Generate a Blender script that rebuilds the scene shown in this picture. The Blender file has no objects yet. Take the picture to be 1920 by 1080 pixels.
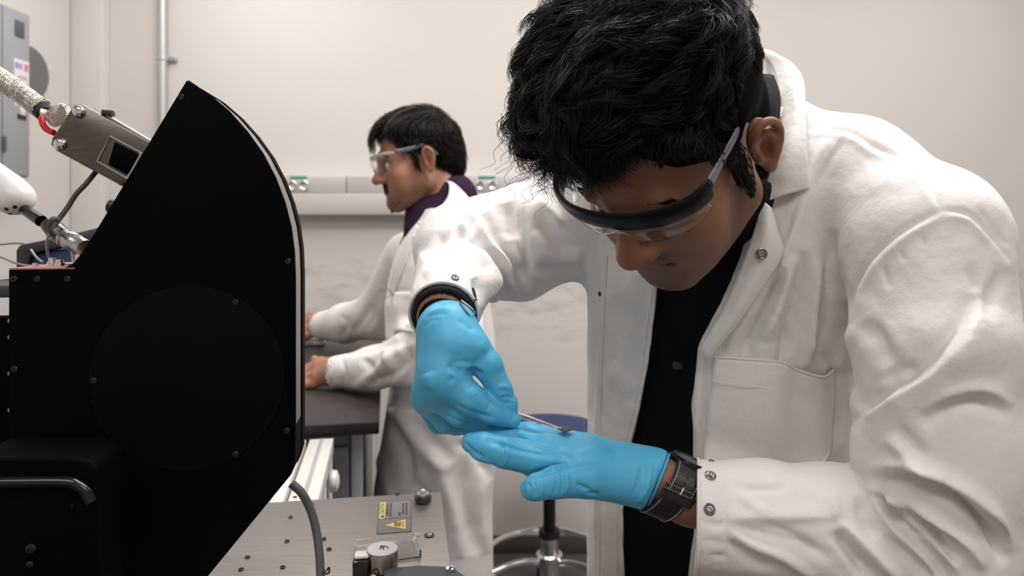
import bpy, bmesh, math, random
import numpy as np
from mathutils import Vector, Matrix
from mathutils.bvhtree import BVHTree

random.seed(7)
RNG = np.random.default_rng(11)
SC = bpy.context.scene
COL = SC.collection

# ------------------------------------------------------------------ camera, light, exposure
F = 1280.0            # focal length in pixels of the 1920 px wide frame (24 mm lens)
CX, CY = 960.0, 420.0  # principal point: the camera is level, the frame is shifted down
H = 1.35              # camera height

cam = bpy.data.cameras.new('camera')
cam.sensor_width = 36.0
cam.lens = F / 1920 * 36
cam.shift_y = (CY - 540) / 1920
cam.clip_start = 0.02
cam.dof.use_dof = True
cam.dof.focus_distance = 0.64
cam.dof.aperture_fstop = 6.5
camo = bpy.data.objects.new('camera', cam)
COL.objects.link(camo)
camo.location = (0, 0, H)
camo.rotation_euler = (math.pi / 2, 0, 0)
SC.camera = camo

world = bpy.data.worlds.new('world')
SC.world = world
world.use_nodes = True
world.node_tree.nodes['Background'].inputs[0].default_value = (1.0, 0.97, 0.95, 1)
world.node_tree.nodes['Background'].inputs[1].default_value = 0.1


def area(name, loc, sx, sy, power, color=(1, 0.972, 0.955), rot=(0, 0, 0)):
    l = bpy.data.lights.new(name, 'AREA')
    l.shape = 'RECTANGLE'
    l.size, l.size_y = sx, sy
    l.energy = power
    l.color = color
    o = bpy.data.objects.new(name, l)
    COL.objects.link(o)
    o.location = loc
    o.rotation_euler = rot
    return o


# ceiling troffers of the laboratory
area('ceiling_light', (0.45, 1.0, 2.72), 1.2, 0.6, 33)
area('ceiling_light', (-1.0, 1.9, 2.72), 0.6, 1.2, 15)
area('ceiling_light', (1.7, 1.7, 2.72), 0.6, 1.2, 13)
area('ceiling_light', (0.3, 2.2, 2.72), 1.2, 0.3, 7)
area('ceiling_light', (-0.5, -0.7, 2.72), 1.2, 0.6, 16)
area('ceiling_light', (1.3, -0.7, 2.72), 1.2, 0.6, 15)

SC.view_settings.view_transform = 'Standard'
SC.view_settings.look = 'None'
SC.view_settings.gamma = 1.0
SC.view_settings.use_curve_mapping = False
SC.view_settings.exposure = 0.07


# ------------------------------------------------------------------ helpers
def P(px, py, d):
    """point at distance d in front of the camera that is seen at pixel (px, py)"""
    return np.array([(px - CX) / F * d, d, H - (py - CY) / F * d])


def PIX(v):
    v = np.asarray(v, float)
    return np.stack([CX + F * v[:, 0] / v[:, 1], CY - F * (v[:, 2] - H) / v[:, 1]], 1)


def srgb(r, g, b):
    f = lambda c: (c / 255 / 12.92) if c / 255 <= 0.04045 else ((c / 255 + 0.055) / 1.055) ** 2.4
    return (f(r), f(g), f(b), 1)


def material(name, color, rough=0.5, metal=0.0, spec=0.5, **kw):
    m = bpy.data.materials.new(name)
    m.use_nodes = True
    b = m.node_tree.nodes['Principled BSDF']
    b.inputs['Base Color'].default_value = color if len(color) == 4 else (*color, 1)
    b.inputs['Roughness'].default_value = rough
    b.inputs['Metallic'].default_value = metal
    b.inputs['Specular IOR Level'].default_value = spec
    for k, v in kw.items():
        b.inputs[k.replace('_', ' ')].default_value = v
    return m


def nodes(m):
    return m.node_tree.nodes, m.node_tree.links, m.node_tree.nodes['Principled BSDF']


def add_noise(m, scale=(40, 40, 40), detail=4, color2=None, lo=0.35, hi=0.7, bump=0.0, dist=0.001, rough=None, coord='Object'):
    """procedural grain: mixes a second colour in and/or gives fine relief"""
    N, L, b = nodes(m)
    tc = N.new('ShaderNodeTexCoord')
    mp = N.new('ShaderNodeMapping')
    mp.inputs['Scale'].default_value = scale
    L.new(tc.outputs[coord], mp.inputs[0])
    nz = N.new('ShaderNodeTexNoise')
    nz.inputs['Scale'].default_value = 1
    nz.inputs['Detail'].default_value = detail
    L.new(mp.outputs[0], nz.inputs['Vector'])
    rp = N.new('ShaderNodeValToRGB')
    rp.color_ramp.elements[0].position = lo
    rp.color_ramp.elements[1].position = hi
    L.new(nz.outputs[0], rp.inputs[0])
    if color2 is not None:
        prev = b.inputs['Base Color'].links[0].from_socket if b.inputs['Base Color'].links else None
        mx = N.new('ShaderNodeMix')
        mx.data_type = 'RGBA'
        L.new(rp.outputs[0], mx.inputs[0])
        mx.inputs[6].default_value = b.inputs['Base Color'].default_value
        if prev:
            L.new(prev, mx.inputs[6])
        mx.inputs[7].default_value = color2 if len(color2) == 4 else (*color2, 1)
        L.new(mx.outputs[2], b.inputs['Base Color'])
    if bump:
        bp = N.new('ShaderNodeBump')
        bp.inputs['Strength'].default_value = bump
        bp.inputs['Distance'].default_value = dist
        L.new(nz.outputs[0], bp.inputs['Height'])
        if b.inputs['Normal'].links:
            L.new(b.inputs['Normal'].links[0].from_socket, bp.inputs['Normal'])
        L.new(bp.outputs[0], b.inputs['Normal'])
    if rough is not None:
        mr = N.new('ShaderNodeMapRange')
        L.new(nz.outputs[0], mr.inputs[0])
        mr.inputs[3].default_value, mr.inputs[4].default_value = rough
        L.new(mr.outputs[0], b.inputs['Roughness'])
    return m


def link(name, me, m, parent=None, smooth=True):
    o = bpy.data.objects.new(name, me)
    COL.objects.link(o)
    if m is not None:
        me.materials.append(m)
    if parent is not None:
        o.parent = parent
        o.matrix_parent_inverse = parent.matrix_world.inverted() if False else Matrix.Translation(-Vector(parent.location))
    if smooth:
        me.polygons.foreach_set('use_smooth', np.ones(len(me.polygons), bool))
    return o


def mk(name, verts, faces, m, parent=None, smooth=True):
    me = bpy.data.meshes.new(name)
    verts = np.asarray(verts, np.float32)
    if isinstance(faces, np.ndarray):
        n, k = faces.shape
        me.vertices.add(len(verts))
        me.vertices.foreach_set('co', verts.ravel())
        me.loops.add(n * k)
        me.loops.foreach_set('vertex_index', faces.astype(np.int32).ravel())
        me.polygons.add(n)
        me.polygons.foreach_set('loop_start', np.arange(0, n * k, k, dtype=np.int32))
        me.update(calc_edges=True)
        me.validate()
    else:
        me.from_pydata(verts.tolist(), [], faces)
        me.update()
    return link(name, me, m, parent, smooth)


def from_bm(name, bm, m, parent=None, smooth=False, angle=None):
    bmesh.ops.recalc_face_normals(bm, faces=bm.faces[:])
    me = bpy.data.meshes.new(name)
    bm.to_mesh(me)
    bm.free()
    o = link(name, me, m, parent, smooth)
    if angle is not None:
        me.polygons.foreach_set('use_smooth', np.ones(len(me.polygons), bool))
        me.set_sharp_from_angle(angle=math.radians(angle))
    return o


def tag(o, label=None, cat=None, group=None, kind=None):
    if label: o['label'] = label
    if cat: o['category'] = cat
    if group: o['group'] = group
    if kind: o['kind'] = kind
    return o


def thing(name, loc, label, cat, group=None):
    o = bpy.data.objects.new(name, None)
    COL.objects.link(o)
    o.location = Vector([float(c) for c in loc])
    o.empty_display_size = 0.05
    return tag(o, label, cat, group)


class Frame:
    """a yawed right-handed frame: u along the front, v away from the camera, w up"""
    def __init__(s, o, yaw):
        s.o = np.array(o, float)
        c, n = math.cos(yaw), math.sin(yaw)
        s.e = np.array([[c, n, 0], [-n, c, 0], [0, 0, 1.0]])

    def __call__(s, u, v, w):
        return s.o + u * s.e[0] + v * s.e[1] + w * s.e[2]

    def px(s, px, py, v):
        """(u, w) of the pixel on the plane v = const"""
        d0 = np.array([(px - CX) / F, 1.0, -(py - CY) / F])
        n = s.e[1]
        base = s(0, v, 0)
        t = n @ (base - np.array([0, 0, H])) / (n @ d0)
        q = np.array([0, 0, H]) + t * d0 - s.o
        return float(q @ s.e[0]), float(q[2])

    def pz(s, px, py, w):
        """(u, v) of the pixel on the horizontal plane at local height w"""
        d0 = np.array([(px - CX) / F, 1.0, -(py - CY) / F])
        t = (s.o[2] + w - H) / d0[2]
        q = np.array([0, 0, H]) + t * d0 - s.o
        return float(q @ s.e[0]), float(q @ s.e[1])


def bm_box(bm, fr, u0, u1, v0, v1, w0, w1, bevel=0.0, seg=2):
    t = bmesh.new()
    vs = [t.verts.new(fr(u, v, w)) for u in (u0, u1) for v in (v0, v1) for w in (w0, w1)]
    for f in ((0, 1, 3, 2), (4, 6, 7, 5), (0, 4, 5, 1), (2, 3, 7, 6), (0, 2, 6, 4), (1, 5, 7, 3)):
        t.faces.new([vs[i] for i in f])
    if bevel:
        bmesh.ops.bevel(t, geom=t.edges[:], offset=bevel, segments=seg, affect='EDGES', profile=0.5)
    join(bm, t)


def join(bm, t):
    me = bpy.data.meshes.new('tmp')
    t.to_mesh(me)
    t.free()
    bm.from_mesh(me)
    bpy.data.meshes.remove(me)


def box(name, fr, u0, u1, v0, v1, w0, w1, m, parent=None, bevel=0.0, seg=2):
    bm = bmesh.new()
    bm_box(bm, fr, u0, u1, v0, v1, w0, w1, bevel, seg)
    return from_bm(name, bm, m, parent, angle=35)


WORLD = Frame((0, 0, 0), 0)


def bm_prism(bm, fr, poly, v0, v1, bevel=0.0, seg=2):
    """polygon in the (u, w) plane, extruded along v"""
    t = bmesh.new()
    a = [t.verts.new(fr(u, v0, w)) for u, w in poly]
    b = [t.verts.new(fr(u, v1, w)) for u, w in poly]
    n = len(poly)
    t.faces.new(a)
    t.faces.new(b[::-1])
    for i in range(n):
        t.faces.new([a[i], b[i], b[(i + 1) % n], a[(i + 1) % n]])
    if bevel:
        bmesh.ops.recalc_face_normals(t, faces=t.faces[:])
        es = [e for e in t.edges if len(e.link_faces) == 2 and e.calc_face_angle(0) > 0.6]
        bmesh.ops.bevel(t, geom=es, offset=bevel, segments=seg, affect='EDGES', profile=0.5)
    join(bm, t)


def bm_prism_z(bm, fr, poly, w0, w1, bevel=0.0, seg=2):
    t = bmesh.new()
    a = [t.verts.new(fr(u, v, w0)) for u, v in poly]
    b = [t.verts.new(fr(u, v, w1)) for u, v in poly]
    n = len(poly)
    t.faces.new(a[::-1])
    t.faces.new(b)
    for i in range(n):
        t.faces.new([a[i], a[(i + 1) % n], b[(i + 1) % n], b[i]])
    if bevel:
        bmesh.ops.recalc_face_normals(t, faces=t.faces[:])
        es = [e for e in t.edges if len(e.link_faces) == 2 and e.calc_face_angle(0) > 0.6]
        bmesh.ops.bevel(t, geom=es, offset=bevel, segments=seg, affect='EDGES', profile=0.5)
    join(bm, t)


def bm_lathe(bm, origin, axis, prof, n=32):
    """prof: list of (radius, height) along axis"""
    axis = Vector(axis).normalized()
    o = Vector([float(c) for c in origin])
    x = axis.orthogonal().normalized()
    y = axis.cross(x)
    rings = []
    for r, h in prof:
        if r < 1e-6:
            rings.append([bm.verts.new(o + axis * h)])
        else:
            rings.append([bm.verts.new(o + axis * h + (x * math.cos(2 * math.pi * i / n) + y * math.sin(2 * math.pi * i / n)) * r) for i in range(n)])
    for a, b in zip(rings, rings[1:]):
        for i in range(n):
            j = (i + 1) % n
            if len(a) == 1 and len(b) == 1:
                continue
            if len(a) == 1:
                bm.faces.new([a[0], b[j], b[i]])
            elif len(b) == 1:
                bm.faces.new([a[i], a[j], b[0]])
            else:
                bm.faces.new([a[i], a[j], b[j], b[i]])


def lathe(name, origin, axis, prof, m, parent=None, n=32):
    bm = bmesh.new()
    bm_lathe(bm, origin, axis, prof, n)
    return from_bm(name, bm, m, parent, angle=40)


def crom(pts, n=8):
    """Catmull-Rom through the points"""
    p = np.asarray(pts, float)
    if len(p) < 3:
        t = np.linspace(0, 1, n + 1)[:, None]
        return p[0] * (1 - t) + p[-1] * t
    q = np.vstack([2 * p[0] - p[1], p, 2 * p[-1] - p[-2]])
    out = []
    for i in range(len(p) - 1):
        a, b, c, d = q[i:i + 4]
        for t in np.linspace(0, 1, n, endpoint=False):
            out.append(0.5 * (2 * b + (c - a) * t + (2 * a - 5 * b + 4 * c - d) * t * t + (3 * b - a - 3 * c + d) * t ** 3))
    out.append(p[-1])
    return np.array(out)


def bm_tube(bm, pts, r, sides=10, closed=False, flat=1.0, up=None):
    pts = np.asarray(pts, float)
    n = len(pts)
    rr = np.broadcast_to(np.asarray(r, float), (n,))
    rings = []
    ref = Vector(up) if up is not None else None
    prev = None
    for i in range(n):
        a = pts[(i - 1) % n] if (closed or i > 0) else pts[i]
        b = pts[(i + 1) % n] if (closed or i < n - 1) else pts[i]
        t = Vector(b - a).normalized()
        if ref is not None:
            x = (ref - t * ref.dot(t)).normalized()
        elif prev is None:
            x = t.orthogonal().normalized()
        else:
            x = (prev - t * prev.dot(t)).normalized()
        prev = x
        y = t.cross(x)
        c = Vector(pts[i])
        rings.append([bm.verts.new(c + x * (rr[i] * math.cos(2 * math.pi * k / sides)) + y * (rr[i] * flat * math.sin(2 * math.pi * k / sides))) for k in range(sides)])
    m = n if closed else n - 1
    for i in range(m):
        a, b = rings[i], rings[(i + 1) % n]
        for k in range(sides):
            l = (k + 1) % sides
            bm.faces.new([a[k], a[l], b[l], b[k]])
    if not closed:
        bm.faces.new(rings[0][::-1])
        bm.faces.new(rings[-1])


def tube(name, pts, r, m, parent=None, sides=10, closed=False, flat=1.0, up=None):
    bm = bmesh.new()
    bm_tube(bm, pts, r, sides, closed, flat, up)
    return from_bm(name, bm, m, parent, angle=50)


def loft(name, rows, m, parent=None, nu=6, nv=6, thick=0.0, closed=False):
    """smooth sheet through a grid of 3-D points, given real thickness"""
    g = np.array(rows, float)
    g1 = np.array([crom(r, nu) for r in g])
    g2 = np.stack([crom(g1[:, j], nv) for j in range(g1.shape[1])], 1)
    R, C = g2.shape[:2]
    vs = g2.reshape(-1, 3)
    idx = np.arange(R * C).reshape(R, C)
    fc = np.stack([idx[:-1, :-1], idx[:-1, 1:], idx[1:, 1:], idx[1:, :-1]], -1).reshape(-1, 4)
    o = mk(name, vs, fc, m, parent)
    if thick:
        s = o.modifiers.new('thickness', 'SOLIDIFY')
        s.thickness = thick
        s.offset = 0
    return o


# ------------------------------------------------------------------ implicit surfaces (bodies, cloth, gloves)
def cone(a, b, ra, rb):
    a = np.asarray(a, float); b = np.asarray(b, float)
    ab = b - a
    L2 = max(float(ab @ ab), 1e-12)

    def f(p):
        t = np.clip(((p - a) @ ab) / L2, 0, 1)
        q = p - a - t[..., None] * ab
        return np.sqrt(np.einsum('...i,...i', q, q)) - (ra + t * (rb - ra))
    return f


def ellipsoid(c, r, R=None):
    c = np.asarray(c, float); r = np.asarray(r, float)

    def f(p):
        q = p - c
        if R is not None:
            q = q @ R
        k0 = np.sqrt(((q / r) ** 2).sum(-1))
        k1 = np.sqrt(((q / r ** 2) ** 2).sum(-1)) + 1e-9
        return np.where(k0 < 0.3, (k0 - 1) * r.min(), k0 * (k0 - 1) / k1)
    return f


def trunk(secs):
    """vertical loft: secs = [(z, cx, cy, a, b, yaw)] sorted by z"""
    s = np.array(sorted(secs), float)
    zz = np.linspace(s[0, 0], s[-1, 0], 80)
    # smooth interpolation of every column
    tab = np.stack([np.interp(zz, s[:, 0], s[:, j]) for j in range(6)], 1)
    k = np.ones(7) / 7
    for j in range(1, 6):
        e = np.pad(tab[:, j], 3, mode='edge')
        tab[:, j] = np.convolve(e, k, 'valid')

    def f(p):
        z = np.clip(p[..., 2], zz[0], zz[-1])
        cx, cy, a, b, w = [np.interp(z, zz, tab[:, j]) for j in range(1, 6)]
        x, y = p[..., 0] - cx, p[..., 1] - cy
        c, n = np.cos(w), np.sin(w)
        u, v = x * c + y * n, -x * n + y * c
        k0 = ((np.abs(u) / a) ** 2.1 + (np.abs(v) / b) ** 2.1) ** (1 / 2.1)
        d = (k0 - 1) * np.minimum(a, b)
        dz = np.abs(p[..., 2] - z)
        return np.where(dz > 0, np.sqrt(np.maximum(d, 0) ** 2 + dz ** 2) + np.minimum(d, 0) * (dz < 1e-6), d)
    return f


class Field:
    def __init__(s):
        s.ops = []

    def add(s, f, k=0.01):
        s.ops.append(('u', f, k)); return s

    def sub(s, f, k=0.004):
        s.ops.append(('s', f, k)); return s

    def chain(s, pts, k=0.01, k2=None):
        """pts: [(x, y, z, r)]"""
        for i in range(len(pts) - 1):
            a, b = pts[i], pts[i + 1]
            s.add(cone(a[:3], b[:3], a[3], b[3]), k if i == 0 or k2 is None else k2)
        return s

    def ev(s, p, use=None):
        d = np.full(p.shape[:-1], 1e3)
        for i, (op, f, k) in enumerate(s.ops):
            if use is not None and not use[i]:
                continue
            e = f(p)
            if op == 'u':
                h = np.maximum(k - np.abs(d - e), 0) / k
                d = np.minimum(d, e) - h * h * k * 0.25
            else:
                e = -e
                h = np.maximum(k - np.abs(d - e), 0) / k
                d = np.maximum(d, e) + h * h * k * 0.25
        return d

    def mesh(s, lo, hi, res, smooth=2):
        lo = np.asarray(lo, float); hi = np.asarray(hi, float)
        B = 16
        nb = np.ceil((hi - lo) / (res * B)).astype(int)
        gi = np.stack(np.meshgrid(*[np.arange(n) for n in nb], indexing='ij'), -1).reshape(-1, 3)
        ctr = lo + (gi + 0.5) * B * res
        hd = B * res * 0.5 * math.sqrt(3)
        single = np.stack([f(ctr) for _, f, _ in s.ops])
        dc = s.ev(ctr)
        keep = np.abs(dc) < hd * 1.5 + 0.006
        NY, NZ = nb[1] * B + 4, nb[2] * B + 4
        off = np.arange(B + 1)
        G = np.stack(np.meshgrid(off, off, off, indexing='ij'), -1)
        ks = np.array([k for _, _, k in s.ops])
        isu = np.array([o == 'u' for o, _, _ in s.ops])
        CID, CV, Q = [], [], []
        cor = np.array([(i, j, k) for i in (0, 1) for j in (0, 1) for k in (0, 1)])
        edges = [(a, b) for a in range(8) for b in range(a + 1, 8) if np.abs(cor[a] - cor[b]).sum() == 1]
        for bi in np.nonzero(keep)[0]:
            base = gi[bi] * B
            pts = lo + (base + G) * res
            use = np.where(isu, single[:, bi] < max(dc[bi], 0) + hd * 2.2 + ks, single[:, bi] < hd * 1.6 + ks)
            V = s.ev(pts, use)
            S = V < 0
            if S.all() or not S.any():
                continue
            cv = np.stack([V[i:B + i, j:B + j, k:B + k] for i, j, k in cor], -1)
            cs = cv < 0
            act = cs.any(-1) & ~cs.all(-1)
            ai = np.argwhere(act)
            av = cv[act]
            as_ = av < 0
            acc = np.zeros((len(ai), 3)); cnt = np.zeros(len(ai))
            for a, b in edges:
                x = as_[:, a] != as_[:, b]
                t = av[:, a] / np.where(x, av[:, a] - av[:, b], 1)
                pt = cor[a] + t[:, None] * (cor[b] - cor[a])
                acc += pt * x[:, None]; cnt += x
            vp = lo + (base + ai + acc / cnt[:, None]) * res
            g = ai + base + 1
            CID.append((g[:, 0] * NY + g[:, 1]) * NZ + g[:, 2]); CV.append(vp)
            for ax in range(3):
                sl0 = [slice(0, B)] * 3; sl1 = [slice(0, B)] * 3
                sl1[ax] = slice(1, B + 1)
                A, Bv = S[tuple(sl0)], S[tuple(sl1)]
                e = np.argwhere(A != Bv)
                if not len(e):
                    continue
                inside = A[e[:, 0], e[:, 1], e[:, 2]]
                g = e + base + 1
                a1, a2 = (ax + 1) % 3, (ax + 2) % 3
                def cid(d1, d2):
                    h = g.copy(); h[:, a1] += d1; h[:, a2] += d2
                    return (h[:, 0] * NY + h[:, 1]) * NZ + h[:, 2]
                q = np.stack([cid(-1, -1), cid(0, -1), cid(0, 0), cid(-1, 0)], 1)
                q[~inside] = q[~inside][:, ::-1]
                Q.append(q)
        CID = np.concatenate(CID); CV = np.concatenate(CV); Q = np.concatenate(Q)
        o = np.argsort(CID); CID = CID[o]; CV = CV[o]
        ix = np.searchsorted(CID, Q)
        ix = np.minimum(ix, len(CID) - 1)
        ok = (CID[ix] == Q).all(1)
        fc = ix[ok]
        return laplace(CV, fc, smooth), fc


def laplace(v, f, n, w=0.5, mask=None):
    if n == 0:
        return v
    e = np.vstack([f[:, [i, (i + 1) % f.shape[1]]] for i in range(f.shape[1])])
    a = np.concatenate([e[:, 0], e[:, 1]]); b = np.concatenate([e[:, 1], e[:, 0]])
    cnt = np.maximum(np.bincount(a, minlength=len(v)), 1)
    for _ in range(n):
        m = np.stack([np.bincount(a, v[b, j], minlength=len(v)) for j in range(3)], 1) / cnt[:, None]
        d = (m - v) * w
        if mask is not None:
            d *= mask[:, None]
        v = v + d
    return v


def normals(v, f):
    n = np.cross(v[f[:, 2]] - v[f[:, 0]], v[f[:, 3 % f.shape[1]]] - v[f[:, 1]])
    out = np.zeros_like(v)
    for j in range(f.shape[1]):
        for c in range(3):
            out[:, c] += np.bincount(f[:, j], n[:, c], minlength=len(v))
    return out / (np.linalg.norm(out, axis=1, keepdims=True) + 1e-12)


def seg_dist(p, poly):
    """signed distance (px) from points to a polyline; the sign says on which side"""
    best = np.full(len(p), 1e9); sg = np.ones(len(p)); tt = np.zeros(len(p))
    L = np.concatenate([[0], np.cumsum(np.linalg.norm(np.diff(poly, axis=0), axis=1))])
    for i, (a, b) in enumerate(zip(poly[:-1], poly[1:])):
        ab = b - a
        t = np.clip(((p - a) @ ab) / max(ab @ ab, 1e-9), 0, 1)
        q = p - a - t[:, None] * ab
        d = np.hypot(q[:, 0], q[:, 1])
        s = np.sign(ab[0] * q[:, 1] - ab[1] * q[:, 0])
        u = d < best
        best[u] = d[u]; sg[u] = s[u]; tt[u] = (L[i] + t[u] * (L[i + 1] - L[i])) / L[-1]
    return best, sg, tt


def sculpt(v, f, folds, facing=0.15):
    """press cloth folds, seams and creases into a surface.
    fold = (polyline, amplitude in mm, width right of the line, width left of it, dmin, dmax)"""
    n = normals(v, f)
    vd = v - np.array([0, 0, H])
    vd /= np.linalg.norm(vd, axis=1, keepdims=True)
    fac = np.clip(-(n * vd).sum(1) / facing, 0, 1)
    px = PIX(v)
    disp = np.zeros(len(v))
    for fo in folds:
        poly, amp, w1, w2 = fo[:4]
        d0, d1 = fo[4:6] if len(fo) > 4 else (0, 9)
        pl = crom(np.array(poly, float), 6) if len(poly) > 2 else np.array(poly, float)
        W = 3 * max(w1, w2)
        m = (px[:, 0] > pl[:, 0].min() - W) & (px[:, 0] < pl[:, 0].max() + W) & (px[:, 1] > pl[:, 1].min() - W) & (px[:, 1] < pl[:, 1].max() + W) & (v[:, 1] > d0) & (v[:, 1] < d1) & (fac > 0)
        if not m.any():
            continue
        i = np.nonzero(m)[0]
        d, s, t = seg_dist(px[i], pl)
        w = np.where(s > 0, w1, w2)
        tp = np.clip(np.minimum(t, 1 - t) * 4, 0, 1) ** 0.7
        disp[i] += amp * 0.001 * np.exp(-(d / w) ** 2) * tp * fac[i]
    return v + n * disp[:, None]


def raycast(bvh, px, py, off=0.0):
    o = Vector((0, 0, H))
    d = Vector(((px - CX) / F, 1, -(py - CY) / F)).normalized()
    h = bvh.ray_cast(o, d)
    if h[0] is None:
        return None
    return np.array(h[0]) + np.array(h[1]) * off


def rotation(pitch, yaw, roll):
    c, s = math.cos(yaw), math.sin(yaw); k, m = math.cos(pitch), math.sin(pitch)
    M = np.stack([[c, -s, 0], [-s * k, -c * k, -m], [-s * m, -c * m, k]], 1)
    cr, sr = math.cos(roll), math.sin(roll)
    return np.array([[cr, 0, sr], [0, 1, 0], [-sr, 0, cr]]) @ M


def text_mesh(name, body, size, m, parent, mat4, extrude=0.0002):
    cu = bpy.data.curves.new(name, 'FONT')
    cu.body = body; cu.size = size; cu.extrude = extrude; cu.align_x = 'CENTER'; cu.align_y = 'CENTER'
    o = bpy.data.objects.new(name + '_tmp', cu)
    COL.objects.link(o)
    dg = bpy.context.evaluated_depsgraph_get()
    me = bpy.data.meshes.new_from_object(o.evaluated_get(dg))
    bpy.data.objects.remove(o)
    me.transform(mat4)
    me.name = name
    return link(name, me, m, parent, False)
# ------------------------------------------------------------------ materials
M = {}
M['wall'] = add_noise(material('wall_paint', srgb(219, 213, 208), 0.75, spec=0.25), (180, 180, 180), 3, bump=0.08, dist=0.002)
M['ceiling'] = material('ceiling_paint', srgb(225, 222, 218), 0.9)
M['floor'] = add_noise(material('floor_vinyl', srgb(92, 88, 86), 0.45), (9, 9, 9), 5, srgb(76, 72, 70))
M['baseboard'] = material('baseboard_rubber', srgb(82, 77, 73), 0.6)
M['raceway'] = material('raceway_metal', srgb(196, 191, 189), 0.42, 0.15)
M['raceway_low'] = material('raceway_cover', srgb(206, 201, 199), 0.4, 0.15)
M['teal'] = material('teal_tab', srgb(20, 165, 140), 0.4)
M['chrome'] = material('chrome', (0.78, 0.77, 0.76), 0.14, 1.0)
M['steel'] = material('steel', (0.55, 0.53, 0.51), 0.3, 1.0)
M['dark_steel'] = material('dark_steel', (0.08, 0.075, 0.07), 0.35, 0.8)
M['galv'] = material('galvanised', (0.55, 0.56, 0.56), 0.42, 0.7)
M['panel_grey'] = material('panel_enamel', srgb(158, 161, 164), 0.45)
M['panel_dark'] = material('panel_dark', srgb(84, 90, 94), 0.5)
M['disc_grey'] = material('disc_grey', srgb(112, 113, 114), 0.6)
M['paper'] = material('paper', srgb(225, 215, 218), 0.7)
M['ink_blue'] = material('ink_blue', srgb(120, 120, 190), 0.7)
M['ink_red'] = material('ink_red', srgb(215, 130, 115), 0.7)
M['ink_dark'] = material('ink_dark', srgb(70, 25, 25), 0.6)
M['bench'] = add_noise(material('bench_resin', srgb(54, 47, 44), 0.42, spec=0.45), (30, 30, 30), 4, srgb(47, 41, 38))
M['bench_edge'] = material('bench_edge', srgb(22, 20, 20), 0.5)
M['cabinet'] = material('cabinet_grey', srgb(118, 121, 124), 0.45)
M['cabinet_edge'] = material('cabinet_edge', srgb(170, 172, 174), 0.4)
M['white_plastic'] = material('white_plastic', srgb(232, 229, 226), 0.35)
M['white_alu'] = material('white_aluminium', srgb(228, 223, 218), 0.38, 0.1)
M['blue_grey'] = material('blue_grey_panel', srgb(104, 124, 146), 0.3)
M['seat_blue'] = add_noise(material('seat_fabric', srgb(44, 54, 92), 0.85), (400, 400, 400), 2, srgb(54, 64, 104), bump=0.3, dist=0.001)
M['black'] = material('black_plastic', (0.008, 0.008, 0.008), 0.45)
M['rubber'] = material('black_rubber', (0.012, 0.012, 0.012), 0.7)


def scuffed():
    """painted wall: pale, with grey scuff marks low down behind the stool"""
    m = add_noise(material('scuffed_wall_paint', srgb(219, 213, 208), 0.75, spec=0.25), (180, 180, 180), 3, bump=0.08, dist=0.002)
    N, L, b = nodes(m)
    tc = N.new('ShaderNodeTexCoord')
    mp = N.new('ShaderNodeMapping'); mp.inputs['Scale'].default_value = (3.5, 1, 13)
    L.new(tc.outputs['Object'], mp.inputs[0])
    nz = N.new('ShaderNodeTexNoise'); nz.inputs['Scale'].default_value = 2.2; nz.inputs['Detail'].default_value = 9; nz.inputs['Roughness'].default_value = 0.72
    L.new(mp.outputs[0], nz.inputs['Vector'])
    rp = N.new('ShaderNodeValToRGB'); rp.color_ramp.elements[0].position = 0.47; rp.color_ramp.elements[1].position = 0.66
    L.new(nz.outputs[0], rp.inputs[0])
    sp = N.new('ShaderNodeSeparateXYZ'); L.new(tc.outputs['Object'], sp.inputs[0])
    zr = N.new('ShaderNodeValToRGB')
    zr.color_ramp.elements[0].position = 0.62; zr.color_ramp.elements[0].color = (0, 0, 0, 1)
    zr.color_ramp.elements[1].position = 0.99; zr.color_ramp.elements[1].color = (0, 0, 0, 1)
    e = zr.color_ramp.elements.new(0.78); e.color = (1, 1, 1, 1)
    e = zr.color_ramp.elements.new(0.92); e.color = (1, 1, 1, 1)
    dv = N.new('ShaderNodeMath'); dv.operation = 'MULTIPLY'; dv.inputs[1].default_value = 0.8
    L.new(sp.outputs[2], dv.inputs[0]); L.new(dv.outputs[0], zr.inputs[0])
    mu = N.new('ShaderNodeMath'); mu.operation = 'MULTIPLY'
    L.new(rp.outputs[0], mu.inputs[0]); L.new(zr.outputs[0], mu.inputs[1])
    m2 = N.new('ShaderNodeMath'); m2.operation = 'MULTIPLY'; m2.inputs[1].default_value = 0.32
    L.new(mu.outputs[0], m2.inputs[0])
    mx = N.new('ShaderNodeMix'); mx.data_type = 'RGBA'
    mx.inputs[6].default_value = srgb(219, 213, 208); mx.inputs[7].default_value = srgb(120, 112, 106)
    L.new(m2.outputs[0], mx.inputs[0]); L.new(mx.outputs[2], b.inputs['Base Color'])
    return m


M['wall_back'] = scuffed()

# ------------------------------------------------------------------ the room
WY = 2.8
LX = (148 - CX) / F * WY


def struct(o, label=None):
    o['kind'] = 'structure'
    if label: o['label'] = label
    return o


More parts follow.
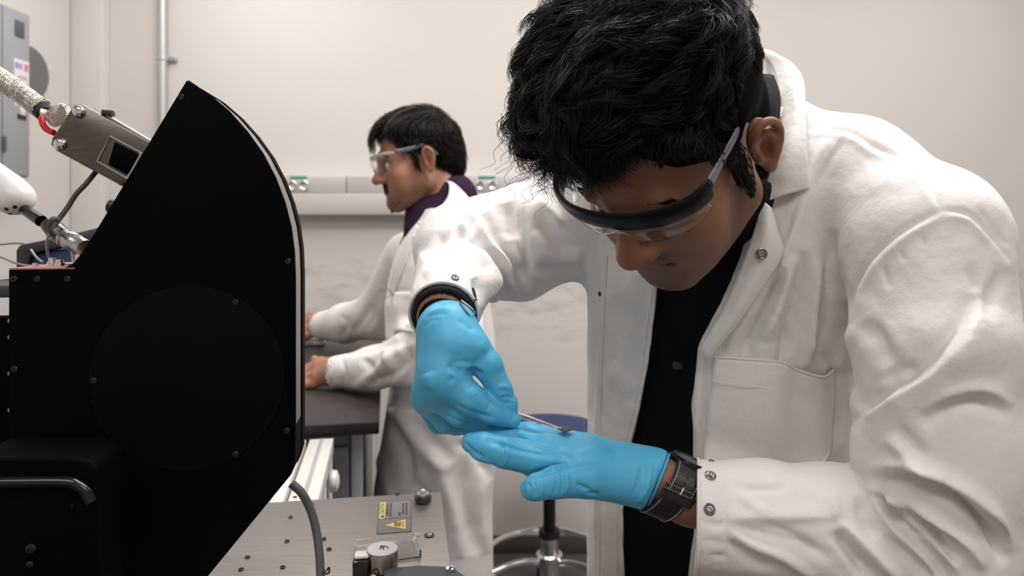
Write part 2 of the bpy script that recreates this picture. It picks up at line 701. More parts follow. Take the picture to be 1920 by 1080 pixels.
struct(box('wall_back', WORLD, LX - 0.2, 3.4, WY, WY + 0.12, 0, 2.75, M['wall_back']), 'warm white painted back wall with scuff marks low down')
struct(box('wall_left', WORLD, LX - 0.14, LX, -2.2, WY, 0, 2.75, M['wall']), 'warm white painted side wall carrying the grey panel')
struct(box('wall_right', WORLD, 3.2, 3.34, -2.2, WY, 0, 2.75, M['wall']), 'warm white painted side wall')
struct(box('wall_front', WORLD, LX - 0.2, 3.4, -2.32, -2.2, 0, 2.75, M['wall']), 'warm white painted wall across the room')
struct(box('floor', WORLD, LX - 0.2, 3.4, -2.3, WY + 0.12, -0.1, 0, M['floor']), 'dark grey vinyl floor')
struct(box('ceiling', WORLD, LX - 0.2, 3.4, -2.3, WY + 0.12, 2.75, 2.85, M['ceiling']), 'pale ceiling')
struct(box('baseboard_back', WORLD, LX, 3.2, WY - 0.008, WY, 0, 0.075, M['baseboard'], bevel=0.002), 'grey rubber baseboard along the back wall')
struct(box('trim_1', WORLD, LX + 0.002, (207 - CX) / F * WY, WY - 0.06, WY, 0, 2.75, M['wall'], bevel=0.006), 'shallow white pilaster in the corner')

# conduit
cx = (304 - CX) / F * 2.77
t = thing('conduit_pipe', (cx, 2.77, 0.6), 'galvanised vertical conduit pipe fixed to the back wall', 'pipe')
tube('pipe', [(cx, 2.772, 0.9), (cx, 2.772, 2.748)], 0.0185, M['galv'], t, 20)
zc = P(304, 107, 2.76)[2]
b = lathe('clamp', (cx, 2.772, zc - 0.011), (0, 0, 1), [(0.0186, 0), (0.0225, 0.001), (0.0225, 0.021), (0.0186, 0.022)], M['galv'], t, 20)
box('clamp_ear', WORLD, cx + 0.018, cx + 0.05, 2.785, 2.7985, zc - 0.011, zc + 0.011, M['galv'], b, 0.002)
lathe('clamp_screw', (cx + 0.038, 2.786, zc), (0, -1, 0), [(0.007, 0), (0.006, 0.004), (0, 0.005)], M['steel'], b, 12)

# raceway
x0, x1 = P(500, 0, 2.74)[0], P(1480, 0, 2.74)[0]
zt, zm, zb = P(0, 330, 2.735)[2], P(0, 362, 2.735)[2], P(0, 403, 2.735)[2]
t = thing('cable_raceway', (0.5 * (x0 + x1), WY, zb), 'long pale metal cable raceway running along the back wall', 'raceway')
xs = P(650, 0, 2.74)[0]
for a, c in ((x0, xs - 0.0015), (xs + 0.0015, x1)):
    box('cover_plate', WORLD, a, c, 2.735, WY - 0.001, zm + 0.001, zt, M['raceway'], t, 0.004)
box('lower_channel', WORLD, x0, x1, 2.722, WY - 0.001, zb, zm - 0.001, M['raceway_low'], t, 0.005)
for ox, lab in ((560, 'twin socket with a teal tab half hidden by the black instrument'), (912, 'twin socket with a teal tab between the two men')):
    xc = P(ox, 0, 2.735)[0]
    o = box('socket', WORLD, xc - 0.045, xc + 0.045, 2.7315, 2.7349, zm + 0.006, zt - 0.012, M['raceway'], t, 0.0015)
    o['label'] = lab
    box('teal_tab', WORLD, xc - 0.033, xc + 0.033, 2.7285, 2.7345, zt - 0.0095, zt - 0.0005, M['teal'], o, 0.001)
    for s in (-1, 1):
        zc2 = P(0, 348, 2.735)[2]
        bm = bmesh.new()
        bm_lathe(bm, (xc + s * 0.0235, 2.7315, zc2), (0, -1, 0), [(0.019, 0), (0.019, 0.003), (0.0165, 0.005), (0.0145, 0.003), (0.012, 0.001), (0, 0.001)], 20)
        for q in (-1, 1):
            bm_box(bm, WORLD, xc + s * 0.0235 + q * 0.006 - 0.0018, xc + s * 0.0235 + q * 0.006 + 0.0018, 2.7275, 2.7312, zc2 - 0.005, zc2 + 0.005)
        from_bm('outlet', bm, M['chrome'], o, angle=40)

# electrical panel on the left wall
lx = LX
FL = Frame((lx, 0, H), math.pi / 2)      # u away from the camera, -v into the room, w up


def wbox(name, y0, y1, p0, p1, z0, z1, m, parent, bevel=0.003):
    return box(name, WORLD, lx + p0, lx + p1, y0, y1, H + z0, H + z1, m, parent, bevel)


t = thing('electrical_panel', (lx, 2.31, H + 0.16), 'tall grey electrical panel box on the side wall', 'panel')
wbox('body', 2.235, 2.375, 0.001, 0.094, 0.16, 0.727, M['panel_grey'], t)
wbox('front_cover', 2.25, 2.372, 0.094, 0.1, 0.166, 0.722, M['panel_grey'], t, 0.002)
wbox('vent', 2.30, 2.345, 0.1, 0.1025, 0.635, 0.69, M['panel_dark'], t, 0.001)
lt = wbox('latch', 2.245, 2.256, 0.1, 0.108, 0.24, 0.29, M['panel_dark'], t, 0.002)
lt['label'] = 'dark slide latch'
st = wbox('warning_sticker', 2.298, 2.368, 0.1, 0.1012, 0.40, 0.56, M['paper'], t, 0.0004)
st['label'] = 'white warning sticker with blue and red print'
for y0, y1, z0, z1, mm in ((2.303, 2.313, 0.527, 0.548, 'ink_blue'), (2.317, 2.323, 0.527, 0.548, 'ink_blue'), (2.328, 2.334, 0.527, 0.548, 'ink_blue'), (2.345, 2.363, 0.525, 0.55, 'ink_red'), (2.312, 2.35, 0.468, 0.476, 'ink_red'), (2.315, 2.355, 0.502, 0.504, 'disc_grey'), (2.315, 2.355, 0.495, 0.497, 'disc_grey'), (2.34, 2.366, 0.425, 0.432, 'ink_red')):
    wbox('print', y0, y1, 0.1013, 0.1017, z0, z1, M[mm], st, 0)
wbox('tag', 2.322, 2.345, 0.1, 0.106, 0.372, 0.40, M['paper'], t, 0.001)
wbox('tag_bar', 2.313, 2.352, 0.1, 0.105, 0.358, 0.374, M['ink_dark'], t, 0.002)
t2 = tag(lathe('round_wall_plate', (lx, 2.485, H + 0.55), (1, 0, 0), [(0.098, 0.001), (0.098, 0.022), (0.09, 0.03), (0, 0.032)], M['disc_grey'], None, 48), 'dark grey round plate on the wall beside the electrical panel', 'plate')

# ------------------------------------------------------------------ laboratory bench
BH = 0.38                       # its top lies this far below the camera
BF = Frame((*P(711, 790, BH * F / 370)[:2], H - BH), math.atan(235 / F))
t = thing('lab_bench', BF(-0.6, 0.6, -(H - BH)), 'dark resin topped lab bench the bearded man leans on', 'bench')
bm = bmesh.new()
bm_box(bm, BF, -1.05, 0, 0, 1.17, -0.022, 0, 0.003)
o = from_bm('worktop', bm, M['bench'], t, angle=35)
box('worktop_edge', BF, -1.049, -0.001, -0.002, 1.168, -0.0235, -0.0215, M['bench_edge'], t)
box('worktop_front', BF, -1.05, 0, -0.004, 0.0, -0.022, -0.001, M['bench_edge'], t, 0.001)
c = box('cabinet', BF, -1.0, -0.035, 0.06, 1.1, -(H - BH) + 0.08, -0.024, M['cabinet'], t, 0.003)
box('cabinet_edge', BF, -0.055, -0.033, 0.052, 0.064, -(H - BH) + 0.08, -0.025, M['cabinet_edge'], c, 0.002)
box('plinth', BF, -0.95, -0.09, 0.12, 1.05, -(H - BH) + 0.001, -(H - BH) + 0.08, M['bench_edge'], t)
for k in range(2):
    u0 = -0.96 + k * 0.46
    d = box('door', BF, u0, u0 + 0.44, 0.045, 0.06, -(H - BH) + 0.1, -0.06, M['cabinet'], t, 0.003)
    tube('handle', [BF(u0 + 0.4, 0.045, -0.25), BF(u0 + 0.4, 0.02, -0.25), BF(u0 + 0.4, 0.02, -0.37), BF(u0 + 0.4, 0.045, -0.37)], 0.005, M['steel'], d)

# white computer mouse under the far hand
c = P(578, 640, 2.155)
t = thing('computer_mouse', c, "white flat computer mouse under the bearded man's far hand", 'mouse')
MF = Frame((c[0], c[1], H - BH), 0.15)
box('shell', MF, -0.065, 0.053, -0.036, 0.036, 0.0012, 0.018, M['white_plastic'], t, 0.007, 4)
box('button_strip', MF, -0.05, 0.02, -0.037, -0.034, 0.006, 0.012, M['cabinet_edge'], t, 0.001)

# ------------------------------------------------------------------ blue lab stool
sx, sy = P(1030, 830, 2.33)[:2]
t = thing('lab_stool', (sx, sy, 0), 'round blue padded lab stool on a black post with chrome foot ring', 'stool')
sz = P(1030, 815, 2.33)[2]
lathe('seat', (sx, sy, sz - 0.075), (0, 0, 1), [(0, 0), (0.17, 0.0), (0.195, 0.012), (0.204, 0.04), (0.202, 0.075), (0.188, 0.095), (0.15, 0.105), (0.08, 0.11), (0, 0.111)], M['seat_blue'], t, 56)
lathe('seat_pan', (sx, sy, sz - 0.1), (0, 0, 1), [(0, 0), (0.06, 0), (0.13, 0.018), (0.13, 0.0245), (0, 0.0245)], M['black'], t, 32)
lathe('post', (sx, sy, 0.27), (0, 0, 1), [(0, 0), (0.021, 0), (0.021, sz - 0.37), (0, sz - 0.37)], M['black'], t, 24)
lathe('post_collar', (sx, sy, 0.285), (0, 0, 1), [(0.022, 0.0), (0.036, 0.0), (0.036, 0.022), (0.022, 0.026)], M['black'], t, 24)
lathe('gas_cylinder', (sx, sy, 0.07), (0, 0, 1), [(0, 0), (0.034, 0), (0.031, 0.215), (0, 0.215)], M['chrome'], t, 28)
fr_z, fr_r = 0.205, 0.225
ring = [(sx + fr_r * math.cos(a), sy + fr_r * math.sin(a), fr_z) for a in np.linspace(0, 2 * math.pi, 64, endpoint=False)]
tube('foot_ring', ring, 0.0115, M['chrome'], t, 12, closed=True)
lathe('ring_hub', (sx, sy, fr_z - 0.02), (0, 0, 1), [(0.033, 0), (0.045, 0.004), (0.045, 0.04), (0.033, 0.044)], M['chrome'], t, 24)
for k in range(3):
    a = math.radians(205 + 120 * k)
    pts = [(sx + r * math.cos(a), sy + r * math.sin(a), fr_z + dz) for r, dz in ((0.035, 0.0), (0.09, 0.012), (0.15, 0.012), (0.222, 0.0))]
    tube('spoke', crom(pts, 6), 0.0105, M['chrome'], t, 10)
for k in range(5):
    a = math.radians(20 + 72 * k)
    e = np.array([math.cos(a), math.sin(a), 0]); c0 = np.array([sx, sy, 0])
    lg = tube('leg', crom([c0 + e * 0.02 + [0, 0, 0.095], c0 + e * 0.15 + [0, 0, 0.09], c0 + e * 0.285 + [0, 0, 0.065]], 6), np.linspace(0.024, 0.014, 13), M['chrome'], t, 12, flat=0.7)
    n = np.array([-e[1], e[0], 0])
    bm = bmesh.new()
    for s in (-1, 1):
        bm_lathe(bm, c0 + e * 0.285 + n * 0.008 * s + [0, 0, 0.026], n * s, [(0, 0), (0.024, 0), (0.025, 0.003), (0.025, 0.011), (0.022, 0.014), (0, 0.014)], 18)
    bm_lathe(bm, c0 + e * 0.285 + [0, 0, 0.028], (0, 0, 1), [(0, 0), (0.007, 0), (0.007, 0.034), (0, 0.034)], 10)
    from_bm('caster', bm, M['rubber'], lg, angle=40)
# ------------------------------------------------------------------ instruments
M['brushed_dark'] = add_noise(material('brushed_steel_dark', (0.17, 0.15, 0.135), 0.32, 1.0), (14, 420, 420), 3, (0.13, 0.115, 0.10), bump=0.04, dist=0.0005, rough=(0.26, 0.42))
M['brushed'] = add_noise(material('brushed_steel', (0.50, 0.475, 0.46), 0.36, 1.0), (14, 420, 420), 3, (0.43, 0.405, 0.39), bump=0.04, dist=0.0005, rough=(0.32, 0.46))
M['black_ano'] = material('black_anodised', (0.0018, 0.0017, 0.0016), 0.6, spec=0.04)
M['black_cover'] = material('black_cover', (0.0032, 0.0032, 0.0029), 0.5, spec=0.06)
M['gap_grey'] = material('gap_grey', srgb(140, 135, 132), 0.45, 0.3)
M['gloss_black'] = material('gloss_black', (0.004, 0.004, 0.004), 0.2, spec=0.5)
M['screw_dark'] = material('screw_dark', (0.05, 0.048, 0.045), 0.35, 0.9)
M['cable_grey'] = material('cable_grey', srgb(92, 92, 94), 0.4)
M['label_grey'] = material('label_grey', srgb(126, 122, 124), 0.5)
M['label_yellow'] = material('label_yellow', srgb(222, 206, 120), 0.5)
M['ink'] = material('ink_black', (0.02, 0.018, 0.01), 0.6)
M['ink_brown'] = material('ink_brown', srgb(150, 110, 50), 0.6)
M['clear'] = material('clear_acrylic', (0.97, 0.97, 0.97), 0.06, 0, 0.5, Transmission_Weight=1.0, IOR=1.35)
M['tan_metal'] = material('tan_metal', (0.42, 0.36, 0.31), 0.28, 1.0)
M['white_cap'] = material('white_cap', srgb(214, 210, 208), 0.3)
M['braid'] = add_noise(material('braid_silver', (0.82, 0.79, 0.73), 0.28, 1.0), (900, 900, 900), 2, (0.35, 0.31, 0.25), bump=0.6, dist=0.002)
M['red'] = material('red_plastic', srgb(205, 30, 22), 0.35)
M['blue_case'] = material('blue_case', srgb(54, 96, 148), 0.45)
M['case_grey'] = material('case_grey', srgb(66, 66, 68), 0.5)
M['pink'] = material('pinkish_board', srgb(178, 128, 122), 0.5)
M['wire'] = material('thin_wire', srgb(170, 158, 142), 0.45)

PH = 502 / F * 0.95
PF = Frame((*P(826, 922, 0.95)[:2], H - PH), math.radians(9.0))

t = thing('instrument_table', (*PF(-0.13, -0.25, 0)[:2], 0), 'brushed steel topped instrument base with screw holes and caution label', 'instrument base')
bm = bmesh.new()
bm_box(bm, PF, -0.27, 0, -0.46, 0, -0.012, 0, 0.0012)
from_bm('top_plate', bm, M['brushed'], t, angle=35)
box('base_housing', PF, -0.266, -0.004, -0.456, -0.004, -(H - PH) + 0.05, -0.0125, M['brushed'], t, 0.003)
for u in (-0.24, -0.03):
    for v in (-0.42, -0.04):
        lathe('foot', PF(u, v, -(H - PH)), (0, 0, 1), [(0, 0.0005), (0.022, 0.0005), (0.022, 0.03), (0.012, 0.0505), (0, 0.0505)], M['rubber'], t, 16)
for hx, hy in ((545, 970), (538, 1015), (464, 1045), (530, 1064), (452, 1068), (607, 1011), (617, 1030), (585, 946), (553, 933), (745, 927)):
    u, v = PF.pz(hx, hy, 0)
    bm = bmesh.new()
    bm_lathe(bm, PF(u, v, 0.0002), (0, 0, 1), [(0.0028, 0), (0.0032, 0.0007), (0.0019, 0.0009), (0.0017, 0.0001), (0, 0.0001)], 12)
    from_bm('screw_hole', bm, M['dark_steel'], t, angle=40)
u, v = PF.pz(805, 1004, 0)
cb = lathe('counterbored_screw', PF(u, v, 0.0002), (0, 0, 1), [(0.0058, 0), (0.0062, 0.0006), (0.0052, 0.0008), (0.0048, 0.0001), (0, 0.0001)], M['dark_steel'], t, 24)
lathe('screw_head', PF(u, v, 0.0004), (0, 0, 1), [(0, 0.0011), (0.0014, 0.0012), (0.003, 0.001), (0.0034, 0)], M['chrome'], cb, 16)

# caution label lying on the plate, its text reads towards the far side
ua, va = PF.pz(706, 1002, 0)
ub, vb = PF.pz(772, 1000, 0)
uc, vc = PF.pz(703, 942, 0)
uw, vw = ub - ua, vc - va            # across (u) and along (v)
L0 = lambda x, y, w: PF(ua + x * uw, va + y * vw, w)
t2 = thing('caution_label', L0(0.5, 0.5, 0), 'grey and yellow caution label stuck on the steel plate', 'label')


def lab(name, x0, x1, y0, y1, w, m, parent):
    bm = bmesh.new()
    vs = [L0(x, y, q) for q in (w - 0.00012, w) for x, y in ((x0, y0), (x1, y0), (x1, y1), (x0, y1))]
    bv = [bm.verts.new(q) for q in vs]
    for f in ((0, 3, 2, 1), (4, 5, 6, 7), (0, 1, 5, 4), (1, 2, 6, 5), (2, 3, 7, 6), (3, 0, 4, 7)):
        bm.faces.new([bv[i] for i in f])
    return from_bm(name, bm, m, parent)


lab('border', 0, 1, 0, 1, 0.00025, M['ink'], t2)
lab('backing', 0.018, 0.982, 0.014, 0.986, 0.00035, M['label_grey'], t2)
yb = lab('yellow_band', 0.025, 0.2, 0.44, 0.975, 0.00045, M['label_yellow'], t2)
lab('divider', 0.018, 0.982, 0.425, 0.437, 0.00045, M['ink'], t2)


def labtext(body, x, y, size, m, parent):
    """text running along the label (away from the camera)"""
    ex = PF.e[1]; ey = -PF.e[0]
    c = L0(x, y, 0.00055)
    mt = Matrix(((ex[0], ey[0], 0, c[0]), (ex[1], ey[1], 0, c[1]), (0, 0, 1, c[2]), (0, 0, 0, 1)))
    return text_mesh('lettering', body, size, m, parent, mt, 0.00006)


lw = abs(uw)
labtext('CAUTION', 0.112, 0.755, lw * 0.185, M['ink'], yb)
bm = bmesh.new()
tri = [L0(0.175, 0.47, 0.0006), L0(0.055, 0.52, 0.0006), L0(0.175, 0.555, 0.0006)]
bm.faces.new([bm.verts.new(q) for q in (L0(0.17, 0.46, 0.0006), L0(0.17, 0.55, 0.0006), L0(0.05, 0.505, 0.0006))])
from_bm('warning_sign', bm, M['ink'], yb)
for x, s in ((0.275, 'SURFACE MAY BE HOT'), (0.375, 'DO NOT TOUCH SURFACE'), (0.66, 'NOTICE'), (0.76, 'DISCONNECT POWER'), (0.86, 'BEFORE SERVICING UNIT')):
    labtext(s, x, 0.71 if len(s) > 8 else 0.55, lw * 0.085, M['ink'], t2)
bm = bmesh.new()
bm.faces.new([bm.verts.new(L0(x, y, 0.00042)) for x, y in ((0.16, 0.235), (0.85, 0.055), (0.85, 0.405))])
wt = from_bm('hazard_triangle_edge', bm, M['ink'], t2)
bm = bmesh.new()
bm.faces.new([bm.verts.new(L0(x, y, 0.00052)) for x, y in ((0.20, 0.235), (0.835, 0.075), (0.835, 0.385))])
wt = from_bm('hazard_triangle', bm, M['label_yellow'], t2)
for k in range(3):
    q = [L0(0.5 + 0.19 * s, 0.19 + 0.045 * k + 0.012 * math.sin(s * 9), 0.0007) for s in np.linspace(0, 1, 10)]
    tube('heat_wave', q, 0.0008, M['ink_brown'], wt, 4)
lab('surface_bar', 0.735, 0.765, 0.15, 0.31, 0.0007, M['ink_brown'], wt)

# stand-off bolt near the far corner of the plate
u, v = PF.pz(793, 940, 0)
t3 = thing('standoff_bolt', PF(u, v, 0), 'short bolt with black hex nut and washer on the steel plate corner', 'bolt')
lathe('hex_nut', PF(u, v, 0.0004), (0, 0, 1), [(0, 0), (0.0108, 0), (0.0115, 0.0012), (0.0115, 0.0068), (0.0105, 0.008), (0, 0.008)], M['dark_steel'], t3, 8)
lathe('washer', PF(u, v, 0.0085), (0, 0, 1), [(0, 0), (0.0085, 0), (0.0085, 0.0028), (0.004, 0.003), (0, 0.003)], M['steel'], t3, 20)
lathe('bolt_tip', PF(u, v, 0.0115), (0, 0, 1), [(0, 0), (0.0045, 0), (0.004, 0.003), (0.0022, 0.0048), (0, 0.0052)], M['galv'], t3, 14)

# clear plastic lid on the plate
qs = [PF.pz(*p, 0) for p in ((663, 1026), (776, 1013), (790, 1046), (668, 1062))]
t4 = thing('clear_sample_tray', PF(*np.mean(qs, 0), 0), 'small clear plastic sample tray on the steel plate behind the knob', 'tray')
q = np.array(qs)
bm = bmesh.new()
bm_prism_z(bm, PF, [tuple(a) for a in q[::-1]], 0.0006, 0.0018)
from_bm('tray_floor', bm, M['clear'], t4)
ctr = q.mean(0)
for a, b2 in zip(q, np.roll(q, -1, 0)):
    inn = lambda p: p + (ctr - p) / np.linalg.norm(ctr - p) * 0.0022
    bm = bmesh.new()
    bm_prism_z(bm, PF, [tuple(x) for x in (b2, a, inn(a), inn(b2))], 0.0019, 0.0085, 0.0003, 1)
    from_bm('tray_wall', bm, M['clear'], t4)
lathe('hinge_pin', PF(*(q[1] + (0.003, -0.004)), 0.007), PF.e[0], [(0, -0.004), (0.0025, -0.004), (0.0025, 0.004), (0, 0.004)], M['clear'], t4, 12)

# knurled knob and clamp in front
kd = 0.66
kc = P(717, 1029, kd)
t5 = thing('thumb_knob', (kc[0], kc[1], H - PH), 'round steel thumb knob with white cap standing over the plate', 'knob')
lathe('knob_body', kc + [0, 0, -0.0195], (0, 0, 1), [(0.0, 0), (0.0125, 0), (0.0148, 0.002), (0.0153, 0.006), (0.0153, 0.0165), (0.0148, 0.0185), (0.0138, 0.0192), (0, 0.0192)], M['tan_metal'], t5, 40)
cp = lathe('knob_cap', kc + [0, 0, -0.0002], (0, 0, 1), [(0.0, 0), (0.0147, 0), (0.0144, 0.0008), (0, 0.0011)], M['white_cap'], t5, 40)
for a, b2, w in (((-0.003, 0.003), (0.0025, 0.0032), 0.0005), ((-0.001, 0.0042), (-0.002, -0.003), 0.0005), ((0.001, 0.003), (0.0015, -0.0035), 0.0005), ((0.003, 0.0035), (0.0062, -0.001), 0.0005), ((-0.002, 0.0), (0.002, 0.0), 0.0004)):
    tube('engraving', [kc + [a[0], a[1], 0.0011], kc + [b2[0], b2[1], 0.0011]], w, M['ink'], cp, 5)
lathe('knob_shaft', (kc[0], kc[1], H - PH - 0.0), (0, 0, 1), [(0, 0.0008), (0.0065, 0.0008), (0.0065, kc[2] - 0.0195 - (H - PH)), (0, kc[2] - 0.0195 - (H - PH))], M['dark_steel'], t5, 20)
KF = Frame((kc[0], kc[1], H), math.radians(9))
w2 = lambda y, d: -(y - CY) / F * d
t6 = thing('black_clamp', KF(-0.02, 0.0, -PH), 'small black clamp arm with white tip beside the thumb knob', 'clamp')
box('upright', KF, -0.0275, -0.0115, -0.012, 0.006, -PH + 0.0008, w2(1039, .66), M['gloss_black'], t6, 0.002)
box('clamp_tip', KF, -0.0262, -0.0125, -0.008, 0.004, w2(1039, .66) + 0.0002, w2(1032, .66), M['white_plastic'], t6, 0.0015)
box('clamp_foot', KF, -0.03, -0.008, -0.022, 0.01, -PH + 0.0008, -PH + 0.006, M['gloss_black'], t6, 0.0015)
tube('clamp_wire', crom([KF(-0.0125, -0.014, w2(1074, .65)), KF(-0.008, -0.017, w2(1066, .65)), KF(-0.0035, -0.017, w2(1078, .65)), KF(-0.004, -0.016, -PH + 0.003)], 6), 0.0012, M['black'], t6, 8)
t7 = thing('black_slide_block', KF(0.05, -0.02, -PH), 'low dark block with a screw at the near edge of the steel plate', 'block')
bm = bmesh.new()
bm_prism_z(bm, KF, [(0.002, -0.06), (0.09, -0.06), (0.066, -0.018), (0.034, -0.0105), (0.002, -0.011)], -PH + 0.0008, w2(1064, .65), 0.0015)
from_bm('block_body', bm, M['panel_dark'], t7, angle=35)
lathe('block_screw', KF(0.064, -0.024, w2(1064, .65)), (0, 0, 1), [(0, 0), (0.005, 0), (0.005, 0.002), (0.003, 0.0032), (0, 0.0034)], M['chrome'], t7, 18)

# ------------------------------------------------------------------ black fan-shaped instrument
DF = Frame((*P(553, 640, 0.62)[:2], H), math.radians(9.0))
px = lambda x, y, v=0.0: DF.px(x, y, v)
arc = [(350, 150), (393, 176), (430, 208), (463, 245), (493, 287), (517, 333), (534, 378), (546, 425), (552, 470), (554, 520), (554, 620), (554, 840)]
corner = [(553, 868), (546, 890)]
poly_px = arc + corner + [(392, 1078), (330, 1150), (16, 1150), (16, 506), (120, 502), (136, 494), (150, 478), (178, 435)]
poly = [px(*p) for p in poly_px]
t = thing('black_instrument', (*DF(-0.12, 0.03, 0)[:2], H - PH), 'large black fan-shaped instrument housing with round cover', 'instrument')


def prism(name, pl, v0, v1, m, parent, bevel=0.0):
    bm = bmesh.new()
    bm_prism(bm, DF, pl, v0, v1, bevel, 2)
    return from_bm(name, bm, m, parent, angle=30)


def inset(pl, amt):
    p = np.array(pl); c = p.mean(0)
    n = len(p); out = []
    area2 = sum(p[i][0] * p[(i + 1) % n][1] - p[(i + 1) % n][0] * p[i][1] for i in range(n))
    sg = 1 if area2 > 0 else -1
    for i in range(n):
        a, b, d = p[i - 1], p[i], p[(i + 1) % n]
        e1 = (b - a) / np.linalg.norm(b - a); e2 = (d - b) / np.linalg.norm(d - b)
        n1 = np.array([-e1[1], e1[0]]) * sg; n2 = np.array([-e2[1], e2[0]]) * sg
        m = n1 + n2; m /= np.linalg.norm(m)
        out.append(b + m * amt / max(m @ n1, 0.4))
    return [tuple(q) for q in out]


prism('front_plate', poly, 0.0, 0.005, M['black_ano'], t, 0.0008)
prism('core', inset(poly, 0.0006), 0.0051, 0.036, M['gap_grey'], t)
prism('back_plate', inset(poly, -0.0008), 0.0361, 0.056, M['black_ano'], t, 0.001)
# the core of the arm below and left of the fan is closed with black sheet
side = [poly[i] for i in range(len(arc) - 1, len(poly))]
prism('lower_shell', inset([px(554, 800), px(553, 868), px(546, 890), px(392, 1078), px(330, 1150), px(16, 1150), px(16, 800)], 0.0), 0.0052, 0.0358, M['black_ano'], t)
prism('left_shell', inset([px(300, 502), px(300, 900), px(16, 900), px(16, 506), px(120, 502), px(136, 494)], 0.0), 0.0052, 0.12, M['black_ano'], t)
prism('slope_shell', inset([px(350, 150), px(340, 500), px(136, 494), px(150, 478), px(178, 435)], -0.0004), 0.0052, 0.0358, M['black_ano'], t)
ua_, wa_ = px(60, 1140); ub_, _ = px(190, 1140)
box('support_column', DF, ua_, ub_, 0.012, 0.11, -H + 0.021, wa_ + 0.03, M['black_ano'], t, 0.002)
box('floor_plate', DF, ua_ - 0.06, ub_ - 0.005, -0.02, 0.15, -H + 0.0005, -H + 0.02, M['black_ano'], t, 0.003)
mu_, mw_ = px(40, 560)
box('rear_shelf', DF, mu_ + 0.005, mu_ + 0.16, 0.121, 0.42, mw_ + 0.004, mw_ + 0.01, M['black_ano'], t, 0.001)
# round cover
cu, cw = px(355, 709)
ru = px(535, 709)[0] - cu
lathe('round_cover', DF(cu, -0.0001, cw), -DF.e[1], [(0, 0.0018), (ru - 0.002, 0.0018), (ru - 0.0004, 0.0014), (ru, 0.0)], M['black_cover'], t, 96)
for sx_, sy_ in ((340, 182), (540, 490), (538, 807), (443, 566), (443, 850), (178, 712), (28, 692), (27, 523), (70, 523), (127, 523)):
    u, w = px(sx_, sy_)
    bm = bmesh.new()
    bm_lathe(bm, DF(u, -0.0022 if (sx_, sy_) in ((443, 566), (443, 850), (178, 712)) else -0.0002, w), -DF.e[1], [(0.0028, 0), (0.0028, 0.0008), (0.0022, 0.0014), (0.0013, 0.0014), (0.0011, 0.0005), (0, 0.0005)], 14)
    from_bm('cap_screw', bm, M['screw_dark'], t, angle=40)
# ledge on the left carrying connectors
ul, wl = px(16, 506)
ur, _ = px(140, 500)
LF = lambda u, v, w: DF(ul + u, v, wl + w)
bm = bmesh.new()
bm_prism_z(bm, Frame(LF(0, 0, 0), math.radians(9)), [(0.0005, 0.0), (0.052, 0.0), (0.066, 0.05), (0.03, 0.1), (0.003, 0.1)], 0.0002, 0.0015)
o = from_bm('connector_board', bm, M['pink'], t, angle=35)
SFm = Frame(LF(0, 0, 0), math.radians(9))
for u, v, r, h in ((0.02, 0.03, 0.004, 0.007), (0.031, 0.02, 0.0045, 0.006), (0.043, 0.03, 0.0055, 0.01), (0.051, 0.022, 0.0035, 0.006), (0.036, 0.05, 0.004, 0.006), (0.012, 0.018, 0.003, 0.003)):
    lathe('terminal', SFm(u, v, 0.0016), (0, 0, 1), [(0, 0), (r, 0), (r, h * 0.5), (r * 0.7, h * 0.55), (r * 0.7, h), (0, h)], M['chrome'], t, 14)
# side rail with silver screws at the far left
rail = thing('side_rail', (*DF(ul - 0.02, 0.02, 0)[:2], H - 0.32), 'dark narrow rail with silver screws at the left edge of the black instrument', 'rail')
ra, rz = px(-45, 600), px(12, 872)
box('rail_plate', DF, ra[0], rz[0], 0.012, 0.03, rz[1], ra[1], M['black_ano'], rail, 0.001)
tube('copper_strip', [DF(rz[0] - 0.001, 0.0115, ra[1] - 0.002), DF(rz[0] - 0.001, 0.0115, rz[1])], 0.0008, M['tan_metal'], rail, 6)
for yy in (605, 636, 705, 775, 850):
    u, w = px(6, yy)
    lathe('rail_screw', DF(u, 0.0118, w), -DF.e[1], [(0, 0.002), (0.0018, 0.002), (0.0024, 0.0012), (0.0024, 0)], M['steel'], rail, 12)
gb = px(14, 540)
g = tag(box('grey_shelf', DF, gb[0] - 0.06, gb[0] - 0.001, 0.035, 0.2, px(14, 566)[1], gb[1], M['case_grey'], None, 0.003), 'dark grey shelf behind the left side of the black instrument', 'shelf')

# black handle in the lower left corner
HFm = Frame((*P(90, 860, 0.5)[:2], H), math.radians(9))
hp = lambda x, y: HFm.px(x, y, 0)
t8 = thing('black_bracket', (*HFm(0, 0.02, 0)[:2], 0.98), 'glossy black rounded bracket in front of the black instrument', 'bracket')
pts = [(-60, 862), (20, 858), (120, 856), (165, 862), (182, 880), (184, 910), (182, 1150), (-60, 1150)]
bm = bmesh.new()
bm_prism(bm, HFm, [hp(*p) for p in pts], 0.0, 0.05, 0.004, 3)
from_bm('bracket_body', bm, M['black_ano'], t8, angle=30)
lip = [HFm(*hp(x, y)[:1], -0.004, hp(x, y)[1]) for x, y in ((-60, 902), (60, 900), (130, 900), (150, 906), (166, 918), (176, 936))]
tube('lip', crom(lip, 5), 0.004, M['gloss_black'], t8, 12)
for x, y, r in ((136, 947, 0.0012), (60, 1027, 0.0035), (58, 1057, 0.0025)):
    u, w = hp(x, y)
    lathe('bracket_screw', HFm(u, -0.0005, w), -HFm.e[1], [(r, 0), (r, 0.0012), (r * 0.6, 0.0018), (r * 0.5, 0.001), (0, 0.001)], M['screw_dark'], t8, 14)

